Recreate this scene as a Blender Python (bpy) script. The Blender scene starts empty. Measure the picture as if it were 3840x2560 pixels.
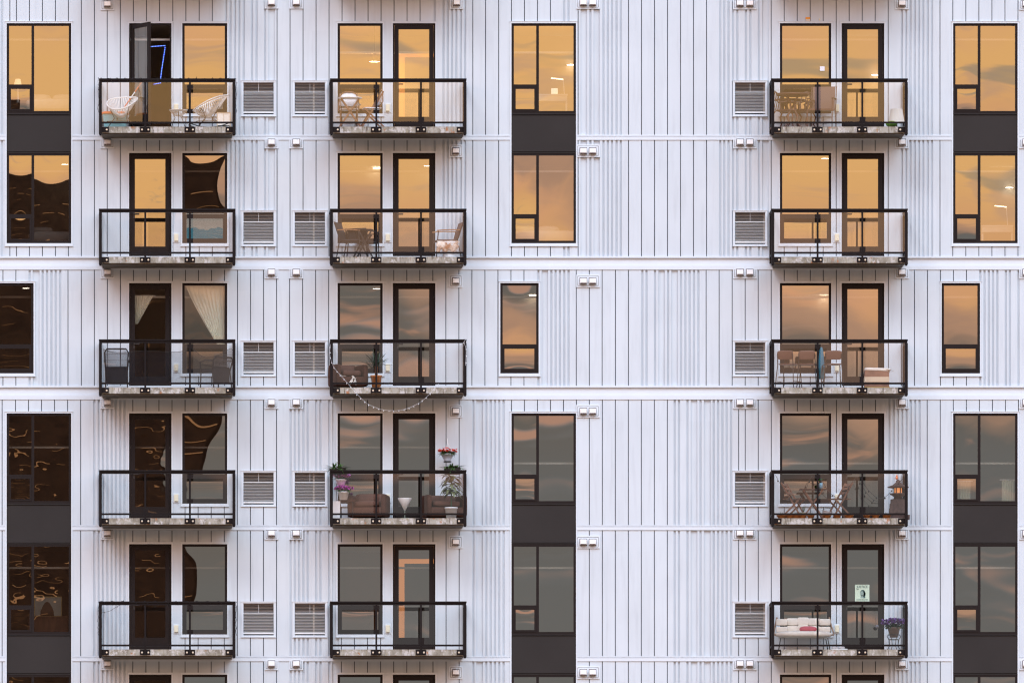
import bpy, math, random
from mathutils import Vector, Matrix
R = math.radians
rnd = random.Random(7)

# ------------------------------------------------------------------ scale and camera
S = 0.006135                     # metres per photo pixel on the wall plane
D = 53000.0                      # camera distance in photo pixels
VX, VY = 650.0, 5200.0           # where the lens axis meets the wall plane (photo pixels)
CZ = 1.7
scn = bpy.context.scene
cam_d = bpy.data.cameras.new('camera'); cam = bpy.data.objects.new('camera', cam_d)
scn.collection.objects.link(cam); scn.camera = cam
cam.location = (VX*S, -D*S, CZ); cam.rotation_euler = (R(90), 0, 0)
cam_d.sensor_width = 36; cam_d.lens = 36*D/3840
cam_d.shift_x = (1920-VX)/3840; cam_d.shift_y = (VY-1280)/3840
cam_d.clip_start = 1; cam_d.clip_end = 6000

# ------------------------------------------------------------------ sky, sun, exposure
SUN_EL, SUN_AZ = 46.0, -28.0     # soft light from high, front left (azimuth from -Y)
w = bpy.data.worlds.new('World'); scn.world = w; w.use_nodes = True
nt = w.node_tree; nt.nodes.clear()
def N(t, **k):
    n = nt.nodes.new(t)
    for a, b in k.items(): setattr(n, a, b)
    return n
def L(a, b): nt.links.new(a, b)
def M(op, a, b=None, c=None, clamp=False):
    n = N('ShaderNodeMath', operation=op); n.use_clamp = clamp
    for i, v in enumerate((a, b, c)):
        if v is None: continue
        if isinstance(v, (int, float)): n.inputs[i].default_value = v
        else: L(v, n.inputs[i])
    return n.outputs[0]
def MR(v, a, b, c=0.0, d=1.0):
    n = N('ShaderNodeMapRange', interpolation_type='SMOOTHSTEP')
    L(v, n.inputs[0])
    for i, x in enumerate((a, b, c, d)): n.inputs[i+1].default_value = x
    return n.outputs[0]
def MIX(f, a, b):
    n = N('ShaderNodeMix', data_type='RGBA')
    L(f, n.inputs[0]) if not isinstance(f, float) else setattr(n.inputs[0], 'default_value', f)
    for i, v in ((6, a), (7, b)):
        if isinstance(v, tuple): n.inputs[i].default_value = (*v, 1)
        else: L(v, n.inputs[i])
    return n.outputs[2]
tc = N('ShaderNodeTexCoord'); sp = N('ShaderNodeSeparateXYZ'); L(tc.outputs['Generated'], sp.inputs[0])
negy = M('MULTIPLY', sp.outputs[1], -1)
az = M('MULTIPLY', M('ARCTAN2', sp.outputs[0], negy), 57.2958)
el = M('MULTIPLY', M('ARCSINE', sp.outputs[2]), 57.2958)
sky = N('ShaderNodeTexSky', sky_type='NISHITA'); sky.sun_disc = False
sky.sun_elevation = R(SUN_EL); sky.sun_rotation = R(180+SUN_AZ); sky.air_density = 1.3; sky.dust_density = 3.0
def noise(sx, sy, off, detail=3, rough=.5, dist=0.0):
    c = N('ShaderNodeCombineXYZ'); L(M('MULTIPLY', az, sx), c.inputs[0]); L(M('MULTIPLY', el, sy), c.inputs[1])
    c.inputs[2].default_value = off
    n = N('ShaderNodeTexNoise'); L(c.outputs[0], n.inputs['Vector'])
    n.inputs['Scale'].default_value = 1; n.inputs['Detail'].default_value = detail
    n.inputs['Roughness'].default_value = rough; n.inputs['Distortion'].default_value = dist
    return n.outputs[0]
n1 = noise(.9, 2.2, 3.1, 4, .55, .4)
n2 = noise(1.0, 5.5, 11.7, 3, .5, .5)
n4 = noise(.7, 5.0, 31.7, 2, .5, .3)
n3 = noise(.5, 1.0, 21.3, 2)
# bank of sunset cloud low over the horizon opposite the facade
thr = M('SUBTRACT', 4.62, M('MULTIPLY', M('MINIMUM', M('MAXIMUM', M('SUBTRACT', az, .9), 0.0), 4.0), .24))
t = M('ADD', M('SUBTRACT', el, thr), M('MULTIPLY', M('SUBTRACT', n1, .5), 1.1))
gold_f = MR(t, -.15, .50)
GOLD, ROSE, GREY, BLUE = (1.10, .625, .245), (.74, .39, .255), (.20, .182, .165), (.22, .27, .29)
low = MIX(MR(n2, .57, .80), GREY, ROSE)
low = MIX(MR(n4, .52, .70, 0, .7), low, (.30, .31, .33))
low = MIX(MR(el, 3.8, 3.2, 0, .65), low, (.20, .21, .215))
low = MIX(MR(n4, .57, .74, 0, .75), low, ROSE)
low = MIX(MR(t, -.70, -.10), low, (.62, .37, .25))
gold = MIX(MR(el, 5.35, 4.75), GOLD, (.98, .53, .25))
gold = MIX(MR(n3, .45, .68, 0, .6), gold, (.98, .50, .31))
gold = MIX(MR(n2, .46, .30, 0, .6), gold, (.74, .46, .31))
gold = MIX(MR(n4, .60, .72, 0, .55), gold, (.34, .33, .27))
gold = MIX(MR(n1, .34, .24, 0, .8), gold, BLUE)
band = MIX(gold_f, low, gold)
band = MIX(MR(el, 6.0, 11.0), band, (2.25, 1.30, .86))
upper = N('ShaderNodeVectorMath', operation='MULTIPLY'); L(sky.outputs[0], upper.inputs[0]); upper.inputs[1].default_value = (.130, .187, .254)
f = MR(el, 34.0, 8.0)
final = MIX(f, upper.outputs[0], band)
bg = N('ShaderNodeBackground'); L(final, bg.inputs[0]); bg.inputs[1].default_value = 1.0
wo = N('ShaderNodeOutputWorld'); L(bg.outputs[0], wo.inputs[0])

sl = bpy.data.lights.new('sun', 'SUN'); so = bpy.data.objects.new('sun', sl); scn.collection.objects.link(so)
sl.energy = 1.0; sl.angle = R(20); sl.color = (1, .95, .93)
sd = Vector((math.sin(R(SUN_AZ))*math.cos(R(SUN_EL)), -math.cos(R(SUN_AZ))*math.cos(R(SUN_EL)), math.sin(R(SUN_EL))))
so.rotation_euler = sd.to_track_quat('Z', 'Y').to_euler(); so.location = (8, -30, 60)
scn.view_settings.view_transform = 'Standard'; scn.view_settings.look = 'None'
scn.view_settings.exposure = 0.34; scn.view_settings.gamma = 1
scn.render.engine = 'CYCLES'
cy = scn.cycles; cy.use_denoising = True; cy.denoising_prefilter = 'ACCURATE'; cy.filter_width = 1.25; cy.max_bounces = 10; cy.transparent_max_bounces = 24
cy.diffuse_bounces = 4; cy.glossy_bounces = 5; cy.sample_clamp_indirect = 6; cy.caustics_reflective = False

# ------------------------------------------------------------------ helpers
COL = scn.collection
def Zp(y): return (VY-y)*S+CZ                      # height of a point on the wall at photo row y
def W(x, y, d=0.0):                                # photo pixel at depth d (pixels in front of the wall)
    k = (D-d)/D
    return Vector(((VX+(x-VX)*k)*S, -d*S, Zp(VY+(y-VY)*k)))
class MB:
    def __init__(s): s.v = []; s.f = []; s.m = []; s.sm = []
    def add(s, vs, fs, mi=0, smooth=False):
        o = len(s.v); s.v += [tuple(v) for v in vs]
        for f in fs: s.f.append([o+i for i in f]); s.m.append(mi); s.sm.append(smooth)
        return s
    def box(s, x0, x1, y0, y1, z0, z1, mi=0, mat=None):
        if x0 > x1: x0, x1 = x1, x0
        if y0 > y1: y0, y1 = y1, y0
        if z0 > z1: z0, z1 = z1, z0
        vs = [(x0,y0,z0),(x1,y0,z0),(x1,y1,z0),(x0,y1,z0),(x0,y0,z1),(x1,y0,z1),(x1,y1,z1),(x0,y1,z1)]
        if mat is not None: vs = [mat @ Vector(v) for v in vs]
        return s.add(vs, [(0,3,2,1),(4,5,6,7),(0,1,5,4),(1,2,6,5),(2,3,7,6),(3,0,4,7)], mi)
    def pbox(s, x0, x1, y0, y1, d0, d1, mi=0):      # wall pixels
        return s.box(x0*S, x1*S, -d1*S, -d0*S, Zp(y1), Zp(y0), mi)
    def bar(s, a, b, wd, th, up=(0,0,1), mi=0):     # rectangular bar between two points
        a, b = Vector(a), Vector(b); d = (b-a).normalized(); u = Vector(up)
        if abs(d.dot(u)) > .98: u = Vector((1,0,0))
        x = d.cross(u).normalized()*wd/2; y = d.cross(x).normalized()*th/2
        vs = [a-x-y, a+x-y, a+x+y, a-x+y, b-x-y, b+x-y, b+x+y, b-x+y]
        return s.add(vs, [(0,3,2,1),(4,5,6,7),(0,1,5,4),(1,2,6,5),(2,3,7,6),(3,0,4,7)], mi)
    def tube(s, pts, r, n=6, mi=0, closed=False, caps=True):
        pts = [Vector(p) for p in pts]; k = len(pts); rings = []
        rs = r if isinstance(r, (list, tuple)) else [r]*k
        px = None
        for i, p in enumerate(pts):
            a = pts[(i-1) % k] if (closed or i > 0) else p
            b = pts[(i+1) % k] if (closed or i < k-1) else p
            t = (b-a).normalized() if (b-a).length > 1e-9 else Vector((0,0,1))
            if px is None: px = t.orthogonal().normalized()
            px = (px-t*px.dot(t))
            px = px.normalized() if px.length > 1e-6 else t.orthogonal().normalized()
            py = t.cross(px)
            rings.append([p+(px*math.cos(2*math.pi*j/n)+py*math.sin(2*math.pi*j/n))*rs[i] for j in range(n)])
        vs = [v for rg in rings for v in rg]; fs = []
        for i in range(k if closed else k-1):
            for j in range(n):
                a, b = i*n, ((i+1) % k)*n
                fs.append((a+j, a+(j+1) % n, b+(j+1) % n, b+j))
        s.add(vs, fs, mi, True)
        if caps and not closed: s.add(rings[0], [tuple(range(n))[::-1]], mi); s.add(rings[-1], [tuple(range(n))], mi)
        return s
    def lathe(s, prof, n=20, c=(0,0), mi=0, sx=1, sy=1):
        vs = []
        for r, z in prof:
            for j in range(n):
                a = 2*math.pi*j/n; vs.append((c[0]+r*math.cos(a)*sx, c[1]+r*math.sin(a)*sy, z))
        fs = [(i*n+j, i*n+(j+1) % n, (i+1)*n+(j+1) % n, (i+1)*n+j) for i in range(len(prof)-1) for j in range(n)]
        return s.add(vs, fs, mi, True)
    def blob(s, c, rx, ry, rz, n=10, m=7, mi=0, amp=0, mat=None):
        vs = []; c = Vector(c)
        for i in range(m+1):
            ph = math.pi*i/m
            for j in range(n):
                a = 2*math.pi*j/n; k = 1+amp*(rnd.random()-.5)
                v = Vector((math.sin(ph)*math.cos(a)*rx*k, math.sin(ph)*math.sin(a)*ry*k, math.cos(ph)*rz*k))
                if mat is not None: v = mat @ v
                vs.append(c+v)
        fs = [(i*n+j, (i+1)*n+j, (i+1)*n+(j+1) % n, i*n+(j+1) % n) for i in range(m) for j in range(n)]
        return s.add(vs, fs, mi, True)
    def cushion(s, x0, x1, y0, y1, z0, z1, p=3.5, n=14, mi=0, mat=None):   # soft rounded box (superellipsoid)
        c = Vector(((x0+x1)/2, (y0+y1)/2, (z0+z1)/2)); h = Vector((abs(x1-x0)/2, abs(y1-y0)/2, abs(z1-z0)/2))
        sg = lambda v: math.copysign(abs(v)**(2/p), v); vs = []; m = n//2+2
        for i in range(m+1):
            ph = math.pi*i/m-math.pi/2
            for j in range(2*n):
                a = math.pi*j/n
                v = Vector((h.x*sg(math.cos(ph))*sg(math.cos(a)), h.y*sg(math.cos(ph))*sg(math.sin(a)), h.z*sg(math.sin(ph))))+c
                vs.append(mat @ v if mat is not None else v)
        k = 2*n
        fs = [(i*k+j, i*k+(j+1) % k, (i+1)*k+(j+1) % k, (i+1)*k+j) for i in range(m) for j in range(k)]
        return s.add(vs, fs, mi, True)
    def blade(s, base, dirv, length, width, droop, mi=0, seg=5, tip=.05, fold=.25):
        p = Vector(base); d = Vector(dirv).normalized(); vs = []; fs = []
        side = d.cross(Vector((0,0,1)))
        side = side.normalized() if side.length > 1e-3 else Vector((1,0,0))
        for i in range(seg+1):
            u = i/seg; wd = width*(math.sin(math.pi*min(1, u*.72+.28))+tip)*.5
            up = side.cross(d).normalized()
            vs += [p-side*wd+up*wd*fold, p, p+side*wd+up*wd*fold]
            d = (d+Vector((0,0,-droop/seg))).normalized(); p = p+d*length/seg
        for i in range(seg):
            a, b = i*3, i*3+3
            fs += [(a, a+1, b+1, b), (a+1, a+2, b+2, b+1)]
        return s.add(vs, fs, mi, True)
    def build(s, name, mats, parent=None, origin=None, link=True):
        me = bpy.data.meshes.new(name)
        o3 = Vector(origin) if origin is not None else Vector((0,0,0))
        me.from_pydata([tuple(Vector(v)-o3) for v in s.v], [], s.f); me.update()
        for m in (mats if isinstance(mats, (list, tuple)) else [mats]): me.materials.append(m)
        me.polygons.foreach_set('material_index', s.m); me.polygons.foreach_set('use_smooth', s.sm)
        ob = bpy.data.objects.new(name, me); COL.objects.link(ob); ob.location = o3
        if parent is not None:
            ob.parent = parent
            if origin is not None and parent.get('_o'): ob.location = o3-Vector(parent['_o'])
        if origin is not None: ob['_o'] = tuple(o3)
        return ob
def empty(name, loc=(0,0,0), rz=0, parent=None):
    o = bpy.data.objects.new(name, None); COL.objects.link(o); o.empty_display_size = .1
    o.location = loc; o.rotation_euler = (0, 0, rz)
    if parent is not None: o.parent = parent
    return o
def tag(o, label, cat, group=None):
    o['label'] = label; o['category'] = cat
    if group: o['group'] = group
    return o
def thing(name, label, cat, loc, rz=0, group=None): return tag(empty(name, loc, rz), label, cat, group)
def copy_tree(o, parent=None):
    c = o.copy(); COL.objects.link(c); c.parent = parent
    for ch in list(o.children): copy_tree(ch, c)
    return c

# ------------------------------------------------------------------ materials
def mat(name, col, rough=.6, metal=0.0, var=0.0, scale=4.0, bump=0.0, bscale=60, emit=None, col2=None, stretch=(1,1,1), trans=0):
    m = bpy.data.materials.new(name); m.use_nodes = True; t = m.node_tree; b = t.nodes['Principled BSDF']
    b.inputs['Base Color'].default_value = (*col, 1); b.inputs['Roughness'].default_value = rough
    b.inputs['Metallic'].default_value = metal
    if var or col2:
        g = t.nodes.new('ShaderNodeNewGeometry'); mp = t.nodes.new('ShaderNodeMapping'); mp.inputs['Scale'].default_value = stretch
        t.links.new(g.outputs['Position'], mp.inputs[0])
        n = t.nodes.new('ShaderNodeTexNoise'); n.inputs['Scale'].default_value = scale; n.inputs['Detail'].default_value = 5
        t.links.new(mp.outputs[0], n.inputs['Vector'])
        r = t.nodes.new('ShaderNodeValToRGB'); r.color_ramp.elements[0].position = .35; r.color_ramp.elements[1].position = .65
        c2 = col2 or tuple(min(1, c*(1+var)) for c in col); c1 = col if col2 else tuple(c*(1-var) for c in col)
        r.color_ramp.elements[0].color = (*c1, 1); r.color_ramp.elements[1].color = (*c2, 1)
        t.links.new(n.outputs[0], r.inputs[0]); t.links.new(r.outputs[0], b.inputs['Base Color'])
    if bump:
        n2 = t.nodes.new('ShaderNodeTexNoise'); n2.inputs['Scale'].default_value = bscale; n2.inputs['Detail'].default_value = 3
        g2 = t.nodes.new('ShaderNodeNewGeometry'); t.links.new(g2.outputs['Position'], n2.inputs['Vector'])
        bp = t.nodes.new('ShaderNodeBump'); bp.inputs['Distance'].default_value = bump; t.links.new(n2.outputs[0], bp.inputs['Height'])
        t.links.new(bp.outputs[0], b.inputs['Normal'])
    if emit: b.inputs['Emission Color'].default_value = (*emit[0], 1); b.inputs['Emission Strength'].default_value = emit[1]
    if rough >= .55 and sum(col) < .15: b.inputs['Specular IOR Level'].default_value = .18
    if trans: b.inputs['Transmission Weight'].default_value = trans
    return m
def glass(name, fac, tint, gcol, bdist, bscale, detail=2.0, stretch=(1,1,1)):
    m = bpy.data.materials.new(name); m.use_nodes = True; t = m.node_tree; t.nodes.clear()
    out = t.nodes.new('ShaderNodeOutputMaterial'); mx = t.nodes.new('ShaderNodeMixShader'); mx.inputs[0].default_value = fac
    tr = t.nodes.new('ShaderNodeBsdfTransparent'); tr.inputs[0].default_value = (*tint, 1)
    gl = t.nodes.new('ShaderNodeBsdfGlossy'); gl.inputs['Roughness'].default_value = 0.0; gl.inputs[0].default_value = (*gcol, 1)
    t.links.new(tr.outputs[0], mx.inputs[1]); t.links.new(gl.outputs[0], mx.inputs[2]); t.links.new(mx.outputs[0], out.inputs[0])
    if bdist:
        g = t.nodes.new('ShaderNodeNewGeometry'); mp = t.nodes.new('ShaderNodeMapping'); mp.inputs['Scale'].default_value = stretch
        t.links.new(g.outputs['Position'], mp.inputs[0])
        n = t.nodes.new('ShaderNodeTexNoise'); n.inputs['Scale'].default_value = bscale; n.inputs['Detail'].default_value = detail
        oi = t.nodes.new('ShaderNodeObjectInfo'); n.noise_dimensions = '4D'
        mu = t.nodes.new('ShaderNodeMath'); mu.operation = 'MULTIPLY'; mu.inputs[1].default_value = 40
        t.links.new(oi.outputs['Random'], mu.inputs[0]); t.links.new(mu.outputs[0], n.inputs['W'])
        t.links.new(mp.outputs[0], n.inputs['Vector'])
        bp = t.nodes.new('ShaderNodeBump'); bp.inputs['Distance'].default_value = bdist; bp.inputs['Strength'].default_value = 1
        t.links.new(n.outputs[0], bp.inputs['Height']); t.links.new(bp.outputs[0], gl.inputs['Normal'])
    return m
def stained(name, base, stains, rough=.8):          # vertical streaks and blotches
    m = mat(name, base, rough); t = m.node_tree; b = t.nodes['Principled BSDF']
    g = t.nodes.new('ShaderNodeNewGeometry'); prev = None
    for i, (c, sc, st, lo, hi) in enumerate(stains):
        mp = t.nodes.new('ShaderNodeMapping'); mp.inputs['Scale'].default_value = st; mp.inputs['Location'].default_value = (i*7.3, 1.1*i, i*3.1)
        t.links.new(g.outputs['Position'], mp.inputs[0])
        n = t.nodes.new('ShaderNodeTexNoise'); n.inputs['Scale'].default_value = sc; n.inputs['Detail'].default_value = 5; n.inputs['Roughness'].default_value = .62
        t.links.new(mp.outputs[0], n.inputs['Vector'])
        r = t.nodes.new('ShaderNodeMapRange'); r.inputs[1].default_value = lo; r.inputs[2].default_value = hi
        t.links.new(n.outputs[0], r.inputs[0])
        mx = t.nodes.new('ShaderNodeMix'); mx.data_type = 'RGBA'; t.links.new(r.outputs[0], mx.inputs[0])
        if prev is None: mx.inputs[6].default_value = (*base, 1)
        else: t.links.new(prev, mx.inputs[6])
        mx.inputs[7].default_value = (*c, 1); prev = mx.outputs[2]
    t.links.new(prev, b.inputs['Base Color'])
    return m
WHITE = mat('white_painted_metal', (.60, .66, .71), .5, 0, .018, 1.1, .0012, 2.2)
TRIM = mat('white_trim', (.655, .71, .76), .5, 0, .015, 2)
DARK = mat('dark_bronze_frame', (.013, .008, .007), .6)
SPAN = mat('charcoal_panel', (.029, .025, .0235), .6, 0, .10, .6, .0003, 40)
RAIL = mat('dark_brown_rail', (.007, .004, .004), .55)
CONC = stained('stained_concrete', (.37, .35, .30), [((.22,.195,.155), 4.5, (1,1,.8), .44, .60), ((.50,.48,.46), 8, (1.2,1,1), .52, .58), ((.13,.105,.08), 26, (1,1,.12), .55, .66), ((.30,.27,.20), 14, (1,1,.5), .55, .64), ((.36,.15,.06), 6, (1,1,.7), .62, .70)])
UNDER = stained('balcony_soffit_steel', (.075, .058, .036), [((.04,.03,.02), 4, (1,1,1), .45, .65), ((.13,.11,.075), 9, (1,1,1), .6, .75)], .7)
BOLT = mat('zinc_bolt', (.75, .66, .52), .35, .3)
GW = glass('window_glass', .50, (.80,.78,.74), (1,.97,.92), .00022, 1.0, 0)
GWW = glass('wavy_window_glass', .50, (.62,.58,.54), (1,.95,.88), .00038, 2.2, 1.0, (1,1,1.5))
GWS = glass('softly_wavy_glass', .50, (.62,.58,.54), (1,.95,.88), .00022, 1.6, .6, (1,1,1.3))
GWL = glass('lobed_window_glass', .50, (.62,.58,.54), (1,.95,.88), .0010, .95, .3)
GCL = glass('clearer_window_glass', .26, (.93,.93,.90), (1,.95,.88), .0006, 2.2, 1.0)
GB = glass('balustrade_glass', .13, (1,1,1), (1,1,1), .0004, 1.0, 0)
HOOD = mat('white_plastic', (.93,.92,.91), .4); HOLE = mat('vent_mouth', (.07,.035,.025), .8)
def weather(m):
    t = m.node_tree; b = t.nodes['Principled BSDF']; src = b.inputs['Base Color'].links[0].from_socket
    g = t.nodes.new('ShaderNodeNewGeometry'); sx = t.nodes.new('ShaderNodeSeparateXYZ'); t.links.new(g.outputs['Position'], sx.inputs[0])
    def mth(op, a, b_):
        n = t.nodes.new('ShaderNodeMath'); n.operation = op
        for i, v in enumerate((a, b_)):
            if isinstance(v, (int, float)): n.inputs[i].default_value = v
            else: t.links.new(v, n.inputs[i])
        return n.outputs[0]
    fx = mth('FLOOR', mth('DIVIDE', sx.outputs[0], .2991), 0); fz = mth('FLOOR', mth('DIVIDE', sx.outputs[2], 2.99), 0)
    c = t.nodes.new('ShaderNodeCombineXYZ'); t.links.new(fx, c.inputs[0]); t.links.new(fz, c.inputs[1])
    wn = t.nodes.new('ShaderNodeTexWhiteNoise'); t.links.new(c.outputs[0], wn.inputs['Vector'])
    tone = mth('ADD', mth('MULTIPLY', wn.outputs['Value'], .035), .965)
    for sc, st, amt, lo, hi in ((9, (1,1,.09), .10, .52, .78), (1.3, (1,1,.5), .05, .45, .75)):
        mp = t.nodes.new('ShaderNodeMapping'); mp.inputs['Scale'].default_value = st; t.links.new(g.outputs['Position'], mp.inputs[0])
        n = t.nodes.new('ShaderNodeTexNoise'); n.inputs['Scale'].default_value = sc; n.inputs['Detail'].default_value = 4; t.links.new(mp.outputs[0], n.inputs['Vector'])
        r = t.nodes.new('ShaderNodeMapRange'); r.inputs[1].default_value = lo; r.inputs[2].default_value = hi; r.inputs[3].default_value = 1; r.inputs[4].default_value = 1-amt
        t.links.new(n.outputs[0], r.inputs[0]); tone = mth('MULTIPLY', tone, r.outputs[0])
    v = t.nodes.new('ShaderNodeVectorMath'); v.operation = 'SCALE'; t.links.new(src, v.inputs[0]); t.links.new(tone, v.inputs['Scale'])
    t.links.new(v.outputs[0], b.inputs['Base Color'])
weather(WHITE)
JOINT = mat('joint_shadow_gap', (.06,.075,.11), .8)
GAP = mat('dark_gap', (.05,.045,.05), .8)
CREAM = mat('cream_plastic', (.80,.74,.56), .5)
SLAT = mat('grille_slat', (.74,.75,.75), .4); SLATD = mat('grille_brown', (.40,.34,.30), .6)
BACK = mat('grille_cavity', (.025,.025,.028), .8)
WALLIN = mat('room_wall', (.50,.42,.33), .9, 0, .06, .8); CEIL = mat('room_ceiling', (.72,.68,.60), .9)
FLOORIN = mat('room_floor', (.22,.13,.08), .6, 0, .2, 3, stretch=(.3,4,1))
WHITEP = mat('white_powdercoat', (.82,.82,.80), .4); CORDW = mat('white_vinyl_cord', (.86,.85,.82), .5)
BLACK = mat('black_metal', (.012,.011,.011), .45); ROD = mat('dark_rod', (.035,.025,.022), .5)
WOOD = mat('brown_wood', (.16,.075,.045), .55, 0, .25, 14, stretch=(1,1,.2)); WOODL = mat('honey_wood', (.42,.22,.10), .5, 0, .2, 12)
RATTAN = mat('white_rattan', (.76,.77,.80), .6, 0, .15, 90)
BRONZE = mat('cast_bronze', (.12,.060,.042), .5, .2, .2, 20)
SLING = mat('charcoal_sling', (.045,.040,.042), .7); SLINGB = mat('brown_sling', (.15,.085,.065), .7)
WICK = mat('brown_wicker', (.070,.028,.017), .7, 0, .35, 55, .002, 90)
TERRA = mat('terracotta', (.50,.19,.055), .8, 0, .2, 12); GREEN = mat('leaf_green', (.055,.12,.022), .5, 0, .45, 25)
GREEND = mat('dark_leaf', (.022,.055,.020), .5, 0, .4, 25); AGAVE = mat('agave_leaf', (.035,.065,.045), .5, 0, .3, 18)
MAGENTA = mat('magenta_petal', (.62,.10,.50), .6, 0, .3, 40); RED = mat('red_petal', (.75,.06,.03), .6, 0, .3, 40)
VIOLET = mat('violet_petal', (.22,.09,.36), .6, 0, .4, 40); SOIL = mat('soil', (.04,.025,.018), .9)
POTW = mat('white_pot', (.82,.82,.82), .45); LINEN = mat('white_linen', (.80,.76,.70), .85, 0, .05, 5, .01, 6)
CURT = mat('sheer_curtain', (.72,.74,.58), .9); IVORY = mat('ivory_upholstery', (.66,.60,.52), .85, 0, .05, 8)
PINK = mat('pink_fabric', (.55,.10,.13), .8); STONE = mat('dark_stone', (.075,.045,.038), .8, 0, .3, 14)
TEAL = mat('teal_plastic', (.05,.30,.34), .4); ORANGE = mat('orange_plastic', (.80,.22,.08), .45)
BLUE = mat('blue_fabric', (.03,.15,.21), .7)

# ------------------------------------------------------------------ levels
WT = {0:-492, 1:88, 2:574, 3:1061.3, 4:1549, 5:2039, 6:2527.5}       # window heads (wall pixels)
RAILY = {r: WT[r]+225.7 for r in WT}                                  # top of the handrail
SLABY = {r: RAILY[r]+178.6 for r in WT}                               # slab top
BX = {'l':372.0, 'm':1235.3, 'r':2884.0}
def floorz(r): return Zp(SLABY[r])
# siding zones: (top, bottom) of every storey
ZONE = {1:(-14,506), 2:(525,961), 3:(1011,1446), 4:(1498,1967), 5:(1987.5,2458), 6:(2477.5,2960)}

def rng(a, b, st=48.75):
    o = []; x = a
    while x <= b+.5: o.append(x); x += st
    return o
C8 = lambda *xs: [(x, x+8) for x in xs]
PAT_A = dict(g=[37]+rng(61.5,258)+[305,354,402,451,500,549,598,648,697,747,796]+rng(1039,1581)+[1773,1821,1870]+rng(1918,2066)+[2168]+rng(2357,2650)+rng(2892,3333)+[3525]+rng(3573,3820,48.9),
             c=[(3,12)]+C8(844,860,877,893,910,941,958,990,1626,1659,1675,1691,1707,1724,1740,2112,2128,2210,2259,2275.5,2291,2308,2324,2697,2712,2728,2745,2761,2793,2810,2842,3378,3394,3426,3442,3458,3475,3491)+[(1006,1031),(2177,2201),(2226,2249),(2858,2883),(3408,3418)])
PAT_B = dict(g=[11,59.5,255]+rng(305,1974,48.82)+[2161,2210,2258,2308,2356.5]+rng(2648,3626,48.82),
             c=C8(107,156,172.5,189,205,222,2015,2063.5,2079.5,2095.5,2112,2128,2405,2420.5,2452.5,2501.5,2550,2566,2582,2598.5,2615,3672,3688,3704,3720,3736,3768,3783,3815.5)+[(123,148),(2031,2055),(2469,2493),(2517.5,2542)])
PAT_C = dict(g=[8]+rng(58,303,48.9)+rng(498,1038,49.0)+rng(1280,1724,49.1)+rng(1918,2163)+rng(2210,2503)+[2770]+rng(2794.6,3284,48.85)+[3477]+rng(3526,3820,48.9),
             c=C8(350,366.5,382,399,415,430.5,447,463,1086,1101.5,1117.5,1134,1150,1182,1198,1231,1771,1819.5,1836,1852,1868,1884.5,2526,2542,2574,2623,2672.5,2689,2705,2721,2737.5,3331,3347,3363,3379,3395,3411,3427.5,3444)+[(1246,1272),(1786,1811),(2590.5,2615),(2640,2665)])
PAT = {1:PAT_A, 2:PAT_A, 3:PAT_B, 4:PAT_C, 5:PAT_C, 6:PAT_C}

bld = thing('apartment_building', 'white metal clad apartment block with dark window strips and stacked glass balconies', 'apartment building', (0,0,0))

opens = {r: [] for r in ZONE}       # rectangles cut out of the siding: x0,x1,y0,y1
WIN_COL = [(25,267),(1918,2160),(3574,3816)]
NARROW = [(-18,126),(1876,2020),(3531,3675)]
BAL = {'l':dict(door=(484,643), win=(683.5,852)), 'm':dict(door=(1473,1632.5), win=(1266,1435)), 'r':dict(door=(3156,3316), win=(2924.5,3117))}

# ---- panes: true sheets of glass with a slight bow and lean
def pane(x0, x1, y0, y1, d, parent, m=None, el=0.0, azm=0.0, bow=.0006, name='pane'):
    """el/azm: degrees by which the reflected view is leaned; bow: sag in metres"""
    cx, cz = (x0+x1)/2*S, Zp((y0+y1)/2); hw, hh = (x1-x0)/2*S, (y1-y0)/2*S
    mb = MB(); n = 10; vs = []; ta, te = math.tan(R(azm)/2), math.tan(R(el)/2)
    for j in range(n+1):
        for i in range(n+1):
            u, v = i/n*2-1, j/n*2-1
            yy = -bow*(1-.3*u*u)*(1-v*v) + u*hw*ta - v*hh*te*-1
            vs.append((u*hw, yy, v*hh))
    fs = [(j*(n+1)+i, j*(n+1)+i+1, (j+1)*(n+1)+i+1, (j+1)*(n+1)+i) for j in range(n) for i in range(n)]
    mb.add([(cx+a, -d*S+b, cz+c) for a, b, c in vs], fs, 0, True)
    return mb.build(name, m or GW, parent, origin=(cx, -d*S, cz))

def ring(mb, x0, x1, y0, y1, t, d0, d1, mi=0):      # rectangular frame of four butted bars; t=(l,r,top,bottom)
    l, r, a, b = t if isinstance(t, tuple) else (t,)*4
    mb.pbox(x0, x1, y0, y0+a, d0, d1, mi); mb.pbox(x0, x1, y1-b, y1, d0, d1, mi)
    mb.pbox(x0, x0+l, y0+a, y1-b, d0, d1, mi); mb.pbox(x1-r, x1, y0+a, y1-b, d0, d1, mi)

def trim(x0, x1, y0, y1, parent, bottom=True, top=True):
    if not (bottom or top):
        for q in (x0-5, x1):
            mb = MB(); mb.pbox(q, q+5, y0, y1, -14, 3); mb.build('window_trim', TRIM, parent, origin=((x0+x1)/2*S, 0, Zp((y0+y1)/2)))
        return
    mb = MB()
    a = 6 if top else 0.0
    mb.pbox(x0-5, x0, y0-a, y1, -14, 3); mb.pbox(x1, x1+5, y0-a, y1, -14, 3)
    if top: mb.pbox(x0, x1, y0-a, y0, -14, 3); mb.pbox(x0-7, x1+7, y0-a-1.5, y0-a, -4, 5)
    if bottom: mb.pbox(x0-6, x1+6, y1, y1+9, -14, 3.5); mb.pbox(x0-7, x1+7, y1+9, y1+11, -8, 5.5)
    return mb.build('window_trim', TRIM, parent, origin=((x0+x1)/2*S, 0, Zp((y0+y1)/2)))

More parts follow.
